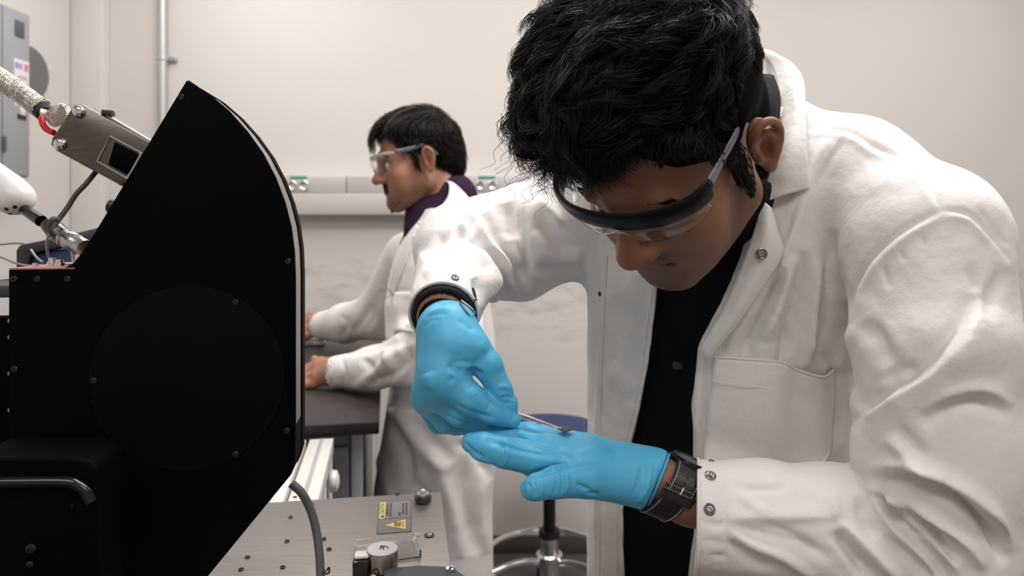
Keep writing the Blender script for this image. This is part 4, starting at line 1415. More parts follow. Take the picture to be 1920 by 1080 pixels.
# purple shirt with a high collar
fs = Field()
fs.add(cone(P(846, 372, 1.645), P(838, 440, 1.64), 0.0645, 0.085), 0.02)
fs.add(cone(P(838, 440, 1.64), P(835, 820, 1.65), 0.082, 0.098), 0.04)
fs.add(cone(fP.wor((0, 0.012, -0.110)), P(806, 440, 1.62), 0.046, 0.058), 0.03)
v, f = fs.mesh((-0.40, 1.45, 0.85), (0.05, 1.84, 1.47), 0.006, 2)
mk('shirt', v, f, M['shirt_purple'], far)

# lab coat
z = lambda py, d=1.64: H - (py - CY) / F * d
X = lambda px, d=1.64: (px - CX) / F * d
yw = math.radians(-78)
cf = Field()
secs = [(z(392), X(846), 1.645, 0.085, 0.075, yw), (z(425), X(836), 1.645, 0.150, 0.092, yw), (z(470), X(822), 1.645, 0.185, 0.106, yw), (z(540), X(818), 1.645, 0.190, 0.120, yw), (z(620), X(823), 1.65, 0.185, 0.130, yw),
        (z(720), X(832), 1.65, 0.180, 0.128, yw), (z(820), X(824), 1.65, 0.185, 0.138, yw), (z(930), X(810), 1.65, 0.185, 0.142, yw), (z(1065), X(812), 1.65, 0.185, 0.142, yw)]
cf.add(trunk(secs), 0.02)
cf.chain([C(868, 455, 1.53, 54), C(846, 630, 1.40, 55), C(788, 668, 1.45, 52), C(700, 690, 1.53, 36), C(632, 697, 1.575, 30)], 0.03, 0.03)
cf.chain([C(766, 480, 1.80, 46), C(712, 590, 1.92, 44), C(648, 606, 2.05, 34), C(606, 611, 2.12, 27)], 0.03, 0.03)
# collar roll
for a, b in (((852, 352, 1.62), (838, 405, 1.545)), ((838, 405, 1.545), (796, 450, 1.53)), ((852, 352, 1.62), (850, 360, 1.72))):
    cf.add(cone(P(*a), P(*b), 0.016, 0.014), 0.016)
# the coat is open in front: cut the opening, the sleeves' mouths and the hem
cut = Field()
op = [(846, 385, 1.545, 60), (795, 415, 1.55, 58), (752, 470, 1.56, 45), (724, 560, 1.57, 28), (712, 700, 1.58, 22), (705, 860, 1.58, 20), (705, 1060, 1.58, 20)]
neckhole = cone(fP.wor([0, 0, -0.04]), P(846, 400, 1.645), 0.066, 0.068)
cf.sub(neckhole, 0.006)
dirn = np.array([-0.98, -0.05, 0]);
for a, b in zip(op[:-1], op[1:]):
    A_, B_ = P(*a[:2], 1.64), P(*b[:2], 1.64)
    A_[0] -= 0.03; B_[0] -= 0.03
    cf.sub(cone(A_, B_, a[3] * 1.64 / F * 0.75, b[3] * 1.64 / F * 0.9), 0.005)
cf.sub(cone(P(640, 697, 1.567), P(560, 699, 1.60), 0.0285, 0.029), 0.003)
cf.sub(cone(P(612, 611, 2.11), P(570, 613, 2.17), 0.036, 0.037), 0.003)
cf.sub(lambda p: (p[..., 2] - z(1064, 1.65)) , 0.004)
v, f = cf.mesh((-0.72, 1.22, z(1064, 1.65) - 0.02), (0.14, 2.32, 1.50), 0.0048, 2)
FO = [
    ([(782, 545), (720, 548), (706, 560)], -1.5, 3, 3), ([(708, 640), (740, 560), (770, 470), (790, 400)], 0, 3, 3),
    ([(640, 660), (690, 655), (745, 640)], -4, 8, 10), ([(650, 735), (700, 700), (745, 660), (790, 640)], 5, 10, 8), ([(690, 720), (740, 700), (775, 665)], -7, 8, 9),
    ([(720, 650), (738, 690), (745, 725)], 6, 8, 10), ([(760, 640), (770, 680), (765, 720)], -6, 8, 8), ([(675, 670), (700, 690), (715, 720)], -4, 8, 6), ([(640, 668), (646, 697), (643, 726)], -2, 4, 4),
    ([(730, 560), (760, 600), (800, 630)], 6, 14, 12), ([(800, 520), (830, 560), (860, 580)], -6, 12, 14), ([(840, 430), (870, 470), (880, 520)], -4, 10, 14), ([(820, 480), (815, 540), (790, 620)], 5, 14, 10),
    ([(700, 570), (680, 600), (660, 625)], -4, 8, 8), ([(720, 560), (712, 600), (690, 630)], 5, 8, 9), ([(640, 590), (650, 610), (640, 632)], -3, 5, 7),
    ([(720, 780), (760, 850), (770, 920)], -9, 14, 12), ([(740, 760), (800, 850), (850, 880)], 8, 14, 14), ([(770, 790), (815, 830), (840, 870)], -8, 10, 14), ([(830, 780), (820, 860), (850, 960), (860, 1050)], 8, 18, 14),
    ([(700, 830), (725, 900), (740, 960)], 6, 10, 12), ([(880, 850), (870, 930), (890, 1040)], -7, 16, 14), ([(905, 880), (900, 960), (910, 1040)], 6, 10, 12), ([(780, 900), (800, 960), (815, 1050)], -8, 14, 12), ([(850, 830), (890, 850), (920, 900)], -5, 10, 10),
    ([(700, 760), (760, 766), (840, 764)], -1.5, 3, 3),
]
v = sculpt(v, f, [(a[0], a[1] * 1.5, *a[2:]) for a in FO])
mk('lab_coat', v, f, M['coat_far'], far)
# lapel with its notch, lying on the near side of the chest
cbv = BVHTree.FromPolygons(v.tolist(), f.tolist())


def on_far(px, py, off=0.006, dflt=1.53):
    q = raycast(cbv, px, py, off)
    return q if q is not None else P(px, py, dflt)


loft('collar', [[P(834, 338, 1.60), P(842, 346, 1.575), P(838, 372, 1.545), P(812, 402, 1.525), P(782, 420, 1.515)],
                [P(846, 340, 1.60), P(860, 356, 1.565), P(858, 388, 1.53), P(830, 418, 1.512), P(800, 428, 1.505)],
                [P(852, 346, 1.60), P(878, 372, 1.56), P(874, 402, 1.52), P(842, 430, 1.502), P(790, 427, 1.503)]], M['coat_far'], far, 5, 5, 0.003)
loft('lapel', [[P(782, 420, 1.515), P(760, 455, 1.515), P(740, 500, 1.52), P(730, 545, 1.53)],
               [P(797, 432, 1.503), P(772, 470, 1.503), P(750, 512, 1.512), P(733, 552, 1.526)],
               [P(775, 440, 1.505), P(771, 474, 1.503), P(752, 516, 1.511), P(735, 556, 1.525)]], M['coat_far'], far, 5, 5, 0.003)
pk = loft('chest_pocket', [[on_far(x, y, 0.003) for x in (738, 750, 764, 778)] for y in (548, 575, 600, 622)], M['coat_far'], far, 4, 4, 0.003)

M['scalp'] = material('scalp', (0.10, 0.06, 0.045), 0.6)
# hair: a smooth cap plus combed strands with a side parting
capf = Field()
W_ = lambda fn: (lambda p: fn(fP.loc(p)) * fP.sc)
capf.add(W_(ellipsoid((0, -0.016, 0.046), (0.081, 0.105, 0.094))), 0.01)
capf.add(W_(ellipsoid((0, 0.03, 0.088), (0.062, 0.065, 0.040))), 0.03)
capf.add(W_(ellipsoid((0, -0.072, -0.012), (0.060, 0.045, 0.060))), 0.03)
# hairline: forehead, temples, round the ears, nape
capf.sub(W_(lambda p: -(p[..., 1] * 0.93 - p[..., 2] * 0.36 - 0.056)), 0.004) if False else None
capf.sub(W_(ellipsoid((0.012, 0.122, 0.026), (0.098, 0.078, 0.074))), 0.008)
for s in (1, -1):
    capf.sub(W_(ellipsoid((s * 0.085, 0.030, -0.036), (0.045, 0.062, 0.058))), 0.008)
    capf.sub(W_(ellipsoid((s * 0.092, -0.014, -0.004), (0.026, 0.026, 0.037))), 0.006)
    capf.add(W_(cone((s * 0.0735, 0.024, 0.02), (s * 0.071, 0.022, -0.012), 0.0065, 0.005)), 0.006)
capf.sub(W_(ellipsoid((0, 0.01, -0.105), (0.12, 0.075, 0.055))), 0.008)
v, f = capf.mesh(fT - 0.17, fT + 0.17, 0.0035, 2)
hr = mk('hair', v, f, M['hair_cap'], far)
n = normals(v, f)
q = fP.loc(v)
vis = np.nonzero((np.linalg.norm((q - [0, -0.012, 0.04]) / [0.0755, 0.1, 0.088], axis=1) > 1.0))[0]
vis = vis[np.linalg.norm((q[vis] - [0.085, -0.012, -0.002]) / [0.03, 0.03, 0.04], axis=1) > 1]
ids = RNG.choice(vis, 5200)
ql = q[ids] + RNG.normal(size=(len(ids), 3)) * 0.002
nl = (n @ fR)[ids]
top = np.clip((ql[:, 2] - 0.06) / 0.05, 0, 1)[:, None]
# parting on the near (left) side: hair runs forward and away from it
side = np.where(ql[:, :1] > 0.045, 1.0, -1.0)
flow = np.hstack([side * 0.55, 0.75 + 0 * side, -0.12 + 0 * side]) * top + np.array([[0, -0.35, -1.0]]) * (1 - top)
flow -= nl * (flow * nl).sum(1, keepdims=True)
flow /= np.linalg.norm(flow, axis=1, keepdims=True) + 1e-9
Ls = (0.018 + 0.022 * top[:, 0]) * RNG.uniform(0.7, 1.2, len(ids))
ts = np.linspace(0, 1, 6)
paths = ql[:, None] + flow[:, None] * (Ls[:, None] * ts)[..., None] + nl[:, None] * (0.0028 * np.sin(ts * 2.4) - 0.006 * ts ** 2 * 0.4)[None, :, None]
# follow the skull: keep strands outside it
c0 = np.array([0, -0.016, 0.046]); rr = np.array([0.082, 0.106, 0.095])
k0 = np.linalg.norm((paths - c0) / rr, axis=2, keepdims=True)
paths = np.where(k0 < 1.0, c0 + (paths - c0) / np.maximum(k0, 0.6), paths)
strands('hair_strands', fP.wor(paths), np.linspace(0.0006, 0.0002, 6), M['hair_far'], hr)
tube('hair_parting', crom([fP.wor(p) for p in ((0.046, 0.062, 0.112), (0.050, 0.040, 0.126), (0.050, 0.012, 0.133), (0.047, -0.012, 0.137))], 5), 0.0016, M['scalp'], hr, 6)
# fringe lock over the brow
pts0 = []
for i in range(160):
    x = RNG.uniform(-0.05, 0.02)
    a = np.array([x, 0.078 + RNG.normal() * 0.004, 0.098 + RNG.normal() * 0.003])
    pts0.append([a, a + [0.002, 0.020, -0.006], a + [0.003, 0.028, -0.024], a + [0.002 + RNG.normal() * 0.003, 0.029, -0.044 + RNG.normal() * 0.008]])
pp = np.array([crom(p, 2) for p in pts0])
strands('fringe', fP.wor(pp), np.linspace(0.0006, 0.0002, pp.shape[1]), M['hair_far'], hr)
# moustache, chin beard and eyebrows
bb = []
for i in range(1500):
    u = RNG.uniform(-1, 1)
    a = np.array([u * 0.029, 0.0975 - 0.013 * u * u, -0.0425 - 0.008 * u * u + RNG.normal() * 0.0035])
    a[1] += 0.002
    bb.append([a, a + [u * 0.004, 0.0042, -0.0035], a + [u * 0.008, 0.004, -0.0095]])
for i in range(1400):
    u = RNG.normal() * 0.5
    a = np.array([u * 0.028, 0.0955 - 0.008 * u * u, -0.086 + RNG.normal() * 0.008])
    bb.append([a, a + [0, 0.0025, -0.001], a + [0, 0.0025, -0.004]])
for s in (1, -1):
    for i in range(160):
        u = RNG.uniform(0, 1)
        a = np.array([s * (0.014 + 0.034 * u), 0.0955 - 0.014 * u * u, 0.024 + 0.006 * math.sin(u * 2.4) + RNG.normal() * 0.0013])
        bb.append([a, a + [s * 0.003, 0.0015, 0.001], a + [s * 0.007, 0.0002, 0.0005]])
pp = np.array([crom(p, 2) for p in bb])
strands('beard', fP.wor(pp), np.linspace(0.0009, 0.0003, pp.shape[1]), M['hair_far'], far)
glasses(far, fP, M['clear_frame'], M['lens'], M['arm_smoke'], 0.0042, 0.003, label='clear wrap-round safety glasses with smoke grey arms')
legs(far, X(836), 1.65, yw, 0.84, M['trouser'], M['shoe'], 0.9)
# ------------------------------------------------------------------ near man, bent over his gloved hands
nR = rotation(math.radians(58.85), math.radians(42.0), math.radians(9.5))
nT = np.array([0.1535, 0.652, H + 0.0743])
nP = Pose(nR, nT)
near = thing('person', (0.30, 0.97, 0), 'bent man with thick black hair, black-barred safety glasses, white lab coat and blue gloves', 'person')
yw = math.radians(-35)

secs = [(1.475, .262, .80, .06, .05, yw), (1.44, .265, .80, .125, .085, yw), (1.40, .265, .80, .175, .105, yw), (1.30, .262, .818, .178, .127, yw), (1.20, .252, .85, .160, .140, yw),
        (1.05, .256, .875, .160, .145, yw), (0.9, .262, .908, .165, .14, yw), (0.70, .28, .94, .18, .15, yw), (0.52, .285, .95, .19, .155, yw)]
trunk_f = trunk(secs)
LARM = [C(1470, 275, .785, 84), C(1600, 335, .715, 104), C(1728, 452, .64, 130), C(1750, 650, .602, 142), C(1764, 850, .592, 133), C(1760, 1010, .592, 130)]
LFORE = [C(1760, 1010, .592, 130), C(1690, 1012, .612, 120), C(1560, 995, .622, 116), C(1420, 975, .625, 106), C(1306, 966, .625, 101)]
RARM = [C(1440, 270, .82, 84), C(1250, 335, .86, 96), C(1088, 408, .88, 95), C(965, 458, .88, 97), C(868, 468, .86, 82), C(832, 590, .68, 66)]


def polygon_px(poly):
    pg = np.array(poly, float)

    def f(p):
        y = np.maximum(p[..., 1], 0.05)
        u = CX + F * p[..., 0] / y
        w = CY - F * (p[..., 2] - H) / y
        ins = np.zeros(u.shape, bool)
        dm = np.full(u.shape, 1e9)
        for a, b in zip(pg, np.roll(pg, -1, 0)):
            c = ((a[1] > w) != (b[1] > w))
            with np.errstate(divide='ignore', invalid='ignore'):
                xi = (b[0] - a[0]) * (w - a[1]) / (b[1] - a[1] + 1e-12) + a[0]
            ins ^= c & (u < xi)
            ab = b - a
            t = np.clip(((u - a[0]) * ab[0] + (w - a[1]) * ab[1]) / (ab @ ab), 0, 1)
            dm = np.minimum(dm, np.hypot(u - a[0] - t * ab[0], w - a[1] - t * ab[1]))
        return np.where(ins, -dm, dm) * y / F
    return f


opening = polygon_px([(1240, 470), (1229, 580), (1206, 730), (1184, 830), (1168, 960), (1172, 1120), (1285, 1120), (1300, 1000), (1300, 870), (1297, 760), (1310, 650), (1352, 565), (1385, 490), (1412, 400), (1430, 330), (1440, 200), (1300, 250), (1240, 380)])

# ---- body under the clothes: one surface with the head, trunk and arms
nb = Field()
head_ops(nb, nP, jaw=0.003)
C7 = np.array([.236, .782, 1.445])
nb.add(cone(nP.wor((0, -0.045, -0.045)), C7, 0.052, 0.054), 0.03)
nb.add(cone(C7, (.255, .85, 1.2), 0.06, 0.08), 0.04).add(cone((.255, .85, 1.2), (.27, .91, 0.9), 0.085, 0.095), 0.04)
nb.chain([(*C7, .05), C(1740, 450, .66, 80), C(1775, 850, .605, 80), C(1760, 1000, .605, 76), C(1420, 962, .622, 56), C(1290, 926, .624, 50), C(1225, 898, .624, 46)], 0.03, 0.015)
nb.chain([(*C7, .05), C(1088, 408, .88, 62), C(880, 468, .86, 56), C(836, 592, .68, 36), C(838, 612, .665, 36)], 0.03, 0.015)
v, f = nb.mesh((-0.16, 0.46, 0.80), (0.60, 1.12, 1.62), 0.0021, 1)
nbo = mk('body', v, f, M['skin_near'], near)
paint_skin(nbo, v, nP, (0.27, 0.125, 0.07), 0.75)
for s in (1, -1):
    e = nP.wor((s * 0.031, 0.0795, 0.006))
    lathe('eye', e, nR[:, 1], [(0, -0.012), (0.0085, -0.0085), (0.012, 0), (0.0085, 0.0085), (0.005, 0.011)], M['eye_white'], near, 16)
    lathe('iris', e + nR[:, 1] * 0.0108, nR[:, 1], [(0.0052, 0), (0.003, 0.0014), (0, 0.0018)], M['eye_dark'], near, 14)

# ---- lab coat
cf = Field()
cf.add(trunk_f, 0.02)
carve = Field()
cf.sub(lambda p: np.maximum(opening(p), -trunk_f(p) - 0.026), 0.003)
cf.sub(cone(nP.wor((0, -0.035, -0.03)), C7 + [0.0, 0.0, -0.02], 0.068, 0.066), 0.006)
g1 = Field(); g1.chain(LARM[:4], 0.03)
g3 = Field(); g3.chain(LARM[3:], 0.02); g3.chain(LFORE, 0.012)
g2 = Field(); g2.chain(RARM, 0.03)
cf.add(lambda p: g1.ev(p), 0.014)
cf.add(lambda p: g3.ev(p), 0.003)
cf.add(lambda p: g2.ev(p), 0.03)
cf.sub(cone(nP.wor((0, -0.06, -0.03)), C7, 0.06, 0.062), 0.006)


def mouth(a, b, r, nrm=None):
    """hollow the end of a sleeve: a inside, b at the hem"""
    a, b = np.array(a), np.array(b)
    ax = (b - a) / np.linalg.norm(b - a)
    nn = ax if nrm is None else np.array(nrm) / np.linalg.norm(nrm)
    cf.sub(lambda p: np.maximum(-((p - b) @ nn), np.linalg.norm(p - b, axis=-1) - 2.4 * r), 0.002)
    cf.sub(cone(b - ax * 0.045, b + ax * 0.05, r * 0.88, r * 0.90), 0.002)
    return nn


axL = mouth(P(1420, 975, .625), P(1306, 966, .625), 101 * .625 / F, (-1, .262, .02))
axR = mouth(P(868, 468, .86), P(832, 590, .68), 66 * .68 / F)
cf.sub(lambda p: p[..., 2] - 0.54, 0.003)
v, f = cf.mesh((-0.14, 0.49, 0.53), (0.58, 1.16, 1.60), 0.0025, 2)
FO = [
    # left sleeve: shoulder and yoke seams
    ([(1508, 242), (1585, 244), (1640, 275), (1715, 312), (1765, 395)], -2.2, 4, 4), ([(1506, 252), (1583, 256), (1636, 288), (1708, 325), (1758, 400)], 1.2, 7, 7),
    ([(1765, 395), (1700, 428), (1640, 476), (1603, 535), (1592, 600)], -2.6, 5, 4), ([(1772, 404), (1706, 440), (1650, 488), (1614, 545)], 2.0, 7, 7),
    ([(1765, 395), (1820, 402), (1865, 445), (1892, 490)], -2.2, 4, 4), ([(1765, 404), (1816, 414), (1856, 456)], 1.6, 7, 7),
    ([(1836, 390), (1862, 425), (1888, 462)], -1.5, 4, 4),
    ([(1655, 500), (1662, 520), (1668, 540)], -1.6, 5, 5), ([(1690, 470), (1697, 490)], -1.4, 5, 5), ([(1725, 440), (1733, 462)], -1.4, 5, 5),
    # upper arm
    ([(1840, 560), (1800, 640), (1740, 700), (1680, 742), (1612, 795)], 7, 6, 60), ([(1832, 556), (1791, 634), (1731, 692), (1672, 734), (1604, 786)], -4, 22, 6),
    ([(1625, 790), (1612, 810), (1610, 850), (1618, 890)], 4, 20, 16), ([(1596, 730), (1605, 760), (1622, 784)], 4, 12, 12),
    ([(1815, 500), (1828, 525), (1834, 545)], -2.5, 9, 7), ([(1885, 500), (1862, 550), (1848, 600)], -2.5, 14, 14),
    ([(1620, 600), (1650, 640), (1670, 690)], -4, 24, 18), ([(1660, 720), (1690, 695), (1720, 690)], -4, 10, 10), ([(1640, 740), (1670, 715), (1700, 705)], 3, 9, 9),
    ([(1735, 775), (1790, 738), (1850, 733), (1900, 765)], 4, 16, 12), ([(1730, 800), (1785, 757), (1845, 752), (1895, 785)], -6, 16, 14),
    ([(1663, 818), (1700, 850), (1735, 880), (1775, 895)], 5.5, 12, 12), ([(1690, 800), (1715, 835), (1740, 850)], -4.5, 9, 9),
    ([(1632, 884), (1690, 874), (1740, 890), (1810, 925), (1865, 975), (1893, 1040)], 9, 12, 16), ([(1636, 898), (1690, 893), (1750, 908), (1815, 948), (1862, 1000), (1885, 1060)], -13, 12, 10),
    ([(1625, 905), (1680, 935), (1740, 965), (1800, 1010), (1850, 1070)], 8, 10, 10), ([(1650, 918), (1690, 958), (1738, 992), (1800, 1055)], -9, 7, 7),
    ([(1668, 922), (1700, 965), (1745, 1005), (1800, 1075)], 6, 7, 6), ([(1690, 935), (1730, 970), (1765, 1005), (1780, 1010)], -6, 6, 6),
    ([(1650, 930), (1680, 970), (1715, 1000), (1730, 998)], -6, 6, 6), ([(1640, 935), (1670, 985), (1720, 1030), (1770, 1080)], 5, 7, 7), ([(1700, 1000), (1740, 1040), (1780, 1090)], -7, 7, 7),
    ([(1660, 1000), (1710, 1050), (1745, 1090)], -6, 8, 8),
    # forearm
    ([(1570, 972), (1600, 1005), (1650, 1050), (1690, 1090)], 6, 12, 11), ([(1566, 996), (1595, 1035), (1630, 1085)], -8, 10, 12), ([(1560, 920), (1566, 950), (1575, 975)], 3, 12, 8),
    ([(1362, 976), (1420, 973), (1500, 972), (1575, 971)], 2.6, 6, 22), ([(1368, 988), (1420, 1000), (1500, 1020), (1560, 1050)], -4.5, 11, 10), ([(1362, 990), (1410, 1020), (1470, 1045), (1530, 1085)], 5, 9, 9),
    ([(1366, 1012), (1400, 1040), (1450, 1065)], -5, 10, 9), ([(1420, 985), (1490, 1002), (1530, 1040)], -3, 7, 8), ([(1370, 905), (1410, 918), (1480, 916)], -1.6, 6, 8), ([(1385, 925), (1410, 945), (1440, 962)], 1.8, 10, 10),
    ([(1610, 930), (1620, 970), (1645, 1010)], -4, 10, 12), ([(1625, 905), (1640, 940), (1660, 985)], 3, 9, 9),
    ([(1364, 868), (1362, 930), (1362, 1000), (1364, 1075)], -1.6, 4, 3),
    ([(1310, 978), (1340, 984), (1362, 984)], -1.5, 5, 6), ([(1312, 1012), (1340, 1016), (1362, 1020)], -1.5, 5, 6), ([(1330, 1040), (1365, 1046)], -1.2, 4, 5),
    # left front panel
    ([(1585, 250), (1545, 300), (1505, 370), (1480, 450), (1450, 540)], 5.5, 16, 6, .62, .9), ([(1572, 262), (1530, 320), (1492, 390), (1465, 470)], -4, 8, 10, .62, .9),
    ([(1510, 470), (1498, 540), (1480, 620), (1462, 690)], -8.5, 12, 9, .6, .95), ([(1468, 500), (1440, 570), (1405, 640), (1390, 690)], -10.2, 11, 13, .6, .95), ([(1490, 480), (1462, 560), (1430, 640)], 6.8, 13, 12, .6, .95),
    ([(1540, 480), (1528, 560), (1518, 640), (1512, 690)], 8.5, 12, 8, .6, .95), ([(1560, 430), (1548, 540), (1540, 640)], -5.95, 13, 10, .6, .95), ([(1462, 600), (1470, 640), (1462, 690)], -3, 8, 8, .6, .95),
    ([(1542, 660), (1560, 690), (1565, 720)], -3, 8, 8, .6, .95), ([(1420, 560), (1385, 610), (1360, 660)], 4, 10, 9, .6, .95), ([(1600, 610), (1580, 660), (1570, 700)], 3, 10, 10, .6, .95),
    ([(1352, 660), (1335, 720), (1325, 800), (1322, 870)], 2.0, 9, 4, .6, .95), ([(1345, 672), (1328, 730), (1318, 800)], -2.2, 5, 5, .6, .95),
    ([(1585, 700), (1580, 780), (1560, 870)], 4, 12, 14, .6, .95), ([(1320, 650), (1316, 760), (1314, 860)], -2, 8, 8, .6, .95),
    # right front panel
    ([(1132, 420), (1128, 560), (1120, 800), (1116, 1080)], 2.5, 7, 4, .7, 1.2), ([(1122, 440), (1118, 600), (1112, 800)], -2.5, 5, 5, .7, 1.2),
    ([(1150, 560), (1175, 590), (1220, 600)], -2.6, 18, 22, .7, 1.2), ([(1140, 690), (1180, 720), (1200, 730)], 2.2, 22, 20, .7, 1.2), ([(1185, 500), (1180, 640), (1165, 800)], 2.2, 16, 16, .7, 1.2), ([(1210, 520), (1200, 620), (1180, 760)], -1.8, 12, 12, .7, 1.2),
    ([(1222, 560), (1200, 720), (1172, 860), (1158, 1000)], -0.8, 3, 3, .7, 1.2),
    # right sleeve
    ([(1000, 345), (985, 400), (983, 460), (996, 520), (1020, 545)], -3.2, 6, 5, .6, 1.2), ([(990, 350), (972, 410), (972, 470), (985, 530)], 3, 8, 9, .6, 1.2),
    ([(872, 400), (886, 435), (918, 478), (940, 520), (948, 572)], -10, 8, 9, .6, 1.2), ([(862, 405), (872, 440), (905, 480), (925, 530), (930, 575)], 6, 8, 8, .6, 1.2), ([(886, 395), (905, 440), (945, 490), (965, 540)], 6, 9, 9, .6, 1.2),
    ([(905, 400), (925, 445), (960, 485), (990, 545)], -5, 8, 9, .6, 1.2), ([(850, 440), (880, 452), (905, 468)], -4, 7, 6, .6, 1.2), ([(825, 445), (870, 432), (895, 445)], 3, 8, 8, .6, 1.2),
    ([(948, 380), (955, 410), (960, 450)], -4.5, 14, 10, .6, 1.2), ([(1010, 370), (1040, 410), (1040, 430)], 4, 12, 10, .6, 1.2), ([(1020, 400), (1035, 450), (1080, 480)], -4, 14, 12, .6, 1.2), ([(1005, 430), (1040, 470), (1095, 490)], 4, 12, 11, .6, 1.2),
    ([(1010, 490), (1040, 508), (1085, 505)], -3.5, 10, 10, .6, 1.2), ([(1000, 540), (960, 530), (935, 500)], 4, 9, 9, .6, 1.2), ([(905, 505), (915, 550), (905, 600)], 4, 8, 7, .55, 1.2), ([(890, 520), (902, 560), (896, 600)], -4, 7, 7, .55, 1.2),
    ([(790, 480), (820, 455), (850, 445)], -3, 10, 9, .6, 1.2), ([(795, 520), (825, 505), (870, 515)], 2, 10, 9, .55, 1.2), ([(925, 560), (915, 590), (900, 610)], -5, 7, 7, .55, 1.2),
]
FO = [(a[0], a[1] * 1.9, a[2] * 1.35, a[3] * 1.35, *a[4:]) if a[0][0][0] < 1110 else (a[0], a[1] * 1.35, *a[2:]) for a in FO]
v = sculpt(v, f, FO)
# slight crumpling of the cotton everywhere
w_ = v + 0.012 * np.sin(v[:, [1, 2, 0]] * 31 + [0.3, 1.7, 4.1])
cr = np.sin(w_ @ np.array([61, 23, 47])) * np.sin(w_ @ np.array([-29, 52, 38]) + 1.3) + 0.6 * np.sin(w_ @ np.array([95, -71, 83]) + 0.7) * np.sin(w_ @ np.array([57, 99, -64]))
v = v + normals(v, f) * (0.0009 * cr)[:, None]
v = laplace(v, f, 1)
mk('lab_coat', v, f, M['coat'], near)
nbv = BVHTree.FromPolygons(v.tolist(), f.tolist())

# ---- black shirt
fs = Field()
fs.add(trunk([(z, x, y, a - .019, b - .019, w) for z, x, y, a, b, w in secs]), 0.02)
fs.add(cone(C7 + [0, 0, 0.01], nP.wor((0, -0.02, -0.095)), 0.071, 0.066), 0.02)
fs.sub(cone(nP.wor((0, -0.035, -0.02)), nP.wor((0.0, -0.05, -0.09)), 0.062, 0.06), 0.006)
fs.sub(lambda p: p[..., 2] - 0.60, 0.003)
v, f = fs.mesh((0.03, 0.58, 0.58), (0.52, 1.16, 1.60), 0.005, 2)
v = sculpt(v, f, [([(1255, 480), (1250, 600), (1232, 760), (1222, 900), (1210, 1080)], 2.0, 10, 3), ([(1300, 520), (1262, 800), (1240, 1080)], -1.5, 5, 5), ([(1230, 620), (1280, 650)], -2, 10, 10), ([(1200, 900), (1270, 950)], -2, 12, 12)])
mk('shirt', v, f, M['shirt_black'], near)
legs(near, .275, .93, math.radians(-35), 0.86, M['trouser'], M['shoe'], 0.9)
# ---- gloves
def G(px, py, d, r): return C(px, py, d, r)


# left hand, palm up, fingers to the left, thumb towards the camera
gl = Field()
wl = G(1228, 899, .625, 47)
iM, mM, rM, pM = G(1012, 862, .612, 31), G(1022, 846, .635, 30), G(1034, 834, .655, 27), G(1052, 830, .672, 23)
hand_field(gl, [(wl, iM), (wl, mM), (G(1215, 890, .64, 42), rM), (G(1205, 878, .65, 38), pM), (G(1195, 905, .61, 42), G(1085, 885, .597, 34)), (iM, pM), (G(1110, 872, .61, 36), G(1100, 850, .655, 30)), (wl, G(1262, 909, .625, 46))],
           [[iM, G(948, 849, .608, 28), G(905, 836, .612, 25), G(884, 830, .615, 19)],
            [mM, G(966, 828, .640, 25), G(922, 818, .645, 21), G(900, 815, .648, 16)],
            [rM, G(992, 815, .668, 23), G(962, 812, .672, 20), G(944, 814, .674, 16)],
            [pM, G(1016, 817, .69, 19), G(990, 815, .692, 17), G(974, 816, .693, 14)],
            [G(1175, 908, .605, 36), G(1100, 896, .588, 36), G(1042, 904, .578, 29), G(1004, 914, .574, 24), G(994, 917, .574, 19)]], 0.003, 0.012)
axw = P(1290, 926, .624) - P(1228, 899, .625)
axw /= np.linalg.norm(axw)
WEND = P(1229, 900, .625)
gl.sub(lambda p: -((p - WEND) @ (axw * 0.93 + np.array([0.0, -0.25, 0.0]))), 0.003)
v, f = gl.mesh((-0.07, 0.54, 1.085), (0.17, 0.74, 1.19), 0.0013, 2)
GF = [([(912, 824), (960, 838), (1040, 857)], -2.0, 6, 5), ([(948, 811), (1000, 825), (1060, 842)], -1.7, 5, 4), ([(1200, 838), (1150, 860), (1085, 862), (1040, 880)], -2.2, 14, 10), ([(1160, 848), (1110, 846), (1060, 853)], -1.6, 10, 12), ([(985, 893), (1030, 882), (1080, 866)], -2.0, 7, 7),
      ([(950, 822), (1000, 836), (1060, 852), (1085, 862)], -1.8, 7, 6), ([(978, 812), (1020, 822), (1050, 826)], -1.4, 6, 5), ([(940, 826), (944, 850), (938, 872)], -1.1, 4, 4), ([(948, 828), (951, 850), (946, 872)], 0.9, 4, 4),
      ([(1052, 880), (1056, 905), (1050, 930)], -1.3, 4, 4), ([(1042, 885), (1044, 908), (1038, 930)], -1.0, 3.5, 3.5), ([(1062, 884), (1064, 908), (1058, 930)], 1.0, 4, 4), ([(1000, 900), (1004, 916), (1000, 932)], -0.8, 3, 3), ([(1014, 898), (1017, 915), (1013, 934)], 0.7, 3, 3),
      ([(1110, 920), (1090, 912), (1080, 905)], -1.2, 4, 4), ([(1125, 926), (1100, 925)], -1.0, 4, 4), ([(870, 826), (884, 843), (908, 858)], -1.1, 3.5, 3), ([(880, 850), (900, 862), (925, 868)], 0.8, 4, 4),
      ([(1205, 870), (1200, 900), (1190, 930)], -1.0, 6, 6), ([(1222, 866), (1216, 905), (1200, 945)], 1.0, 4, 4), ([(1212, 868), (1207, 905), (1194, 940)], -0.8, 3, 3),
      ([(984, 902), (980, 916), (986, 932)], -0.8, 3, 3), ([(990, 905), (995, 915)], -0.8, 3, 3)]
v = sculpt(v, f, [(a[0], a[1] * 1.7, *a[2:]) for a in GF])
lg = mk('glove', v, f, M['glove'], near)
lg['label'] = 'blue nitrile glove on the open palm'
axg = axw * 0.93 + np.array([0.0, -0.25, 0.0])
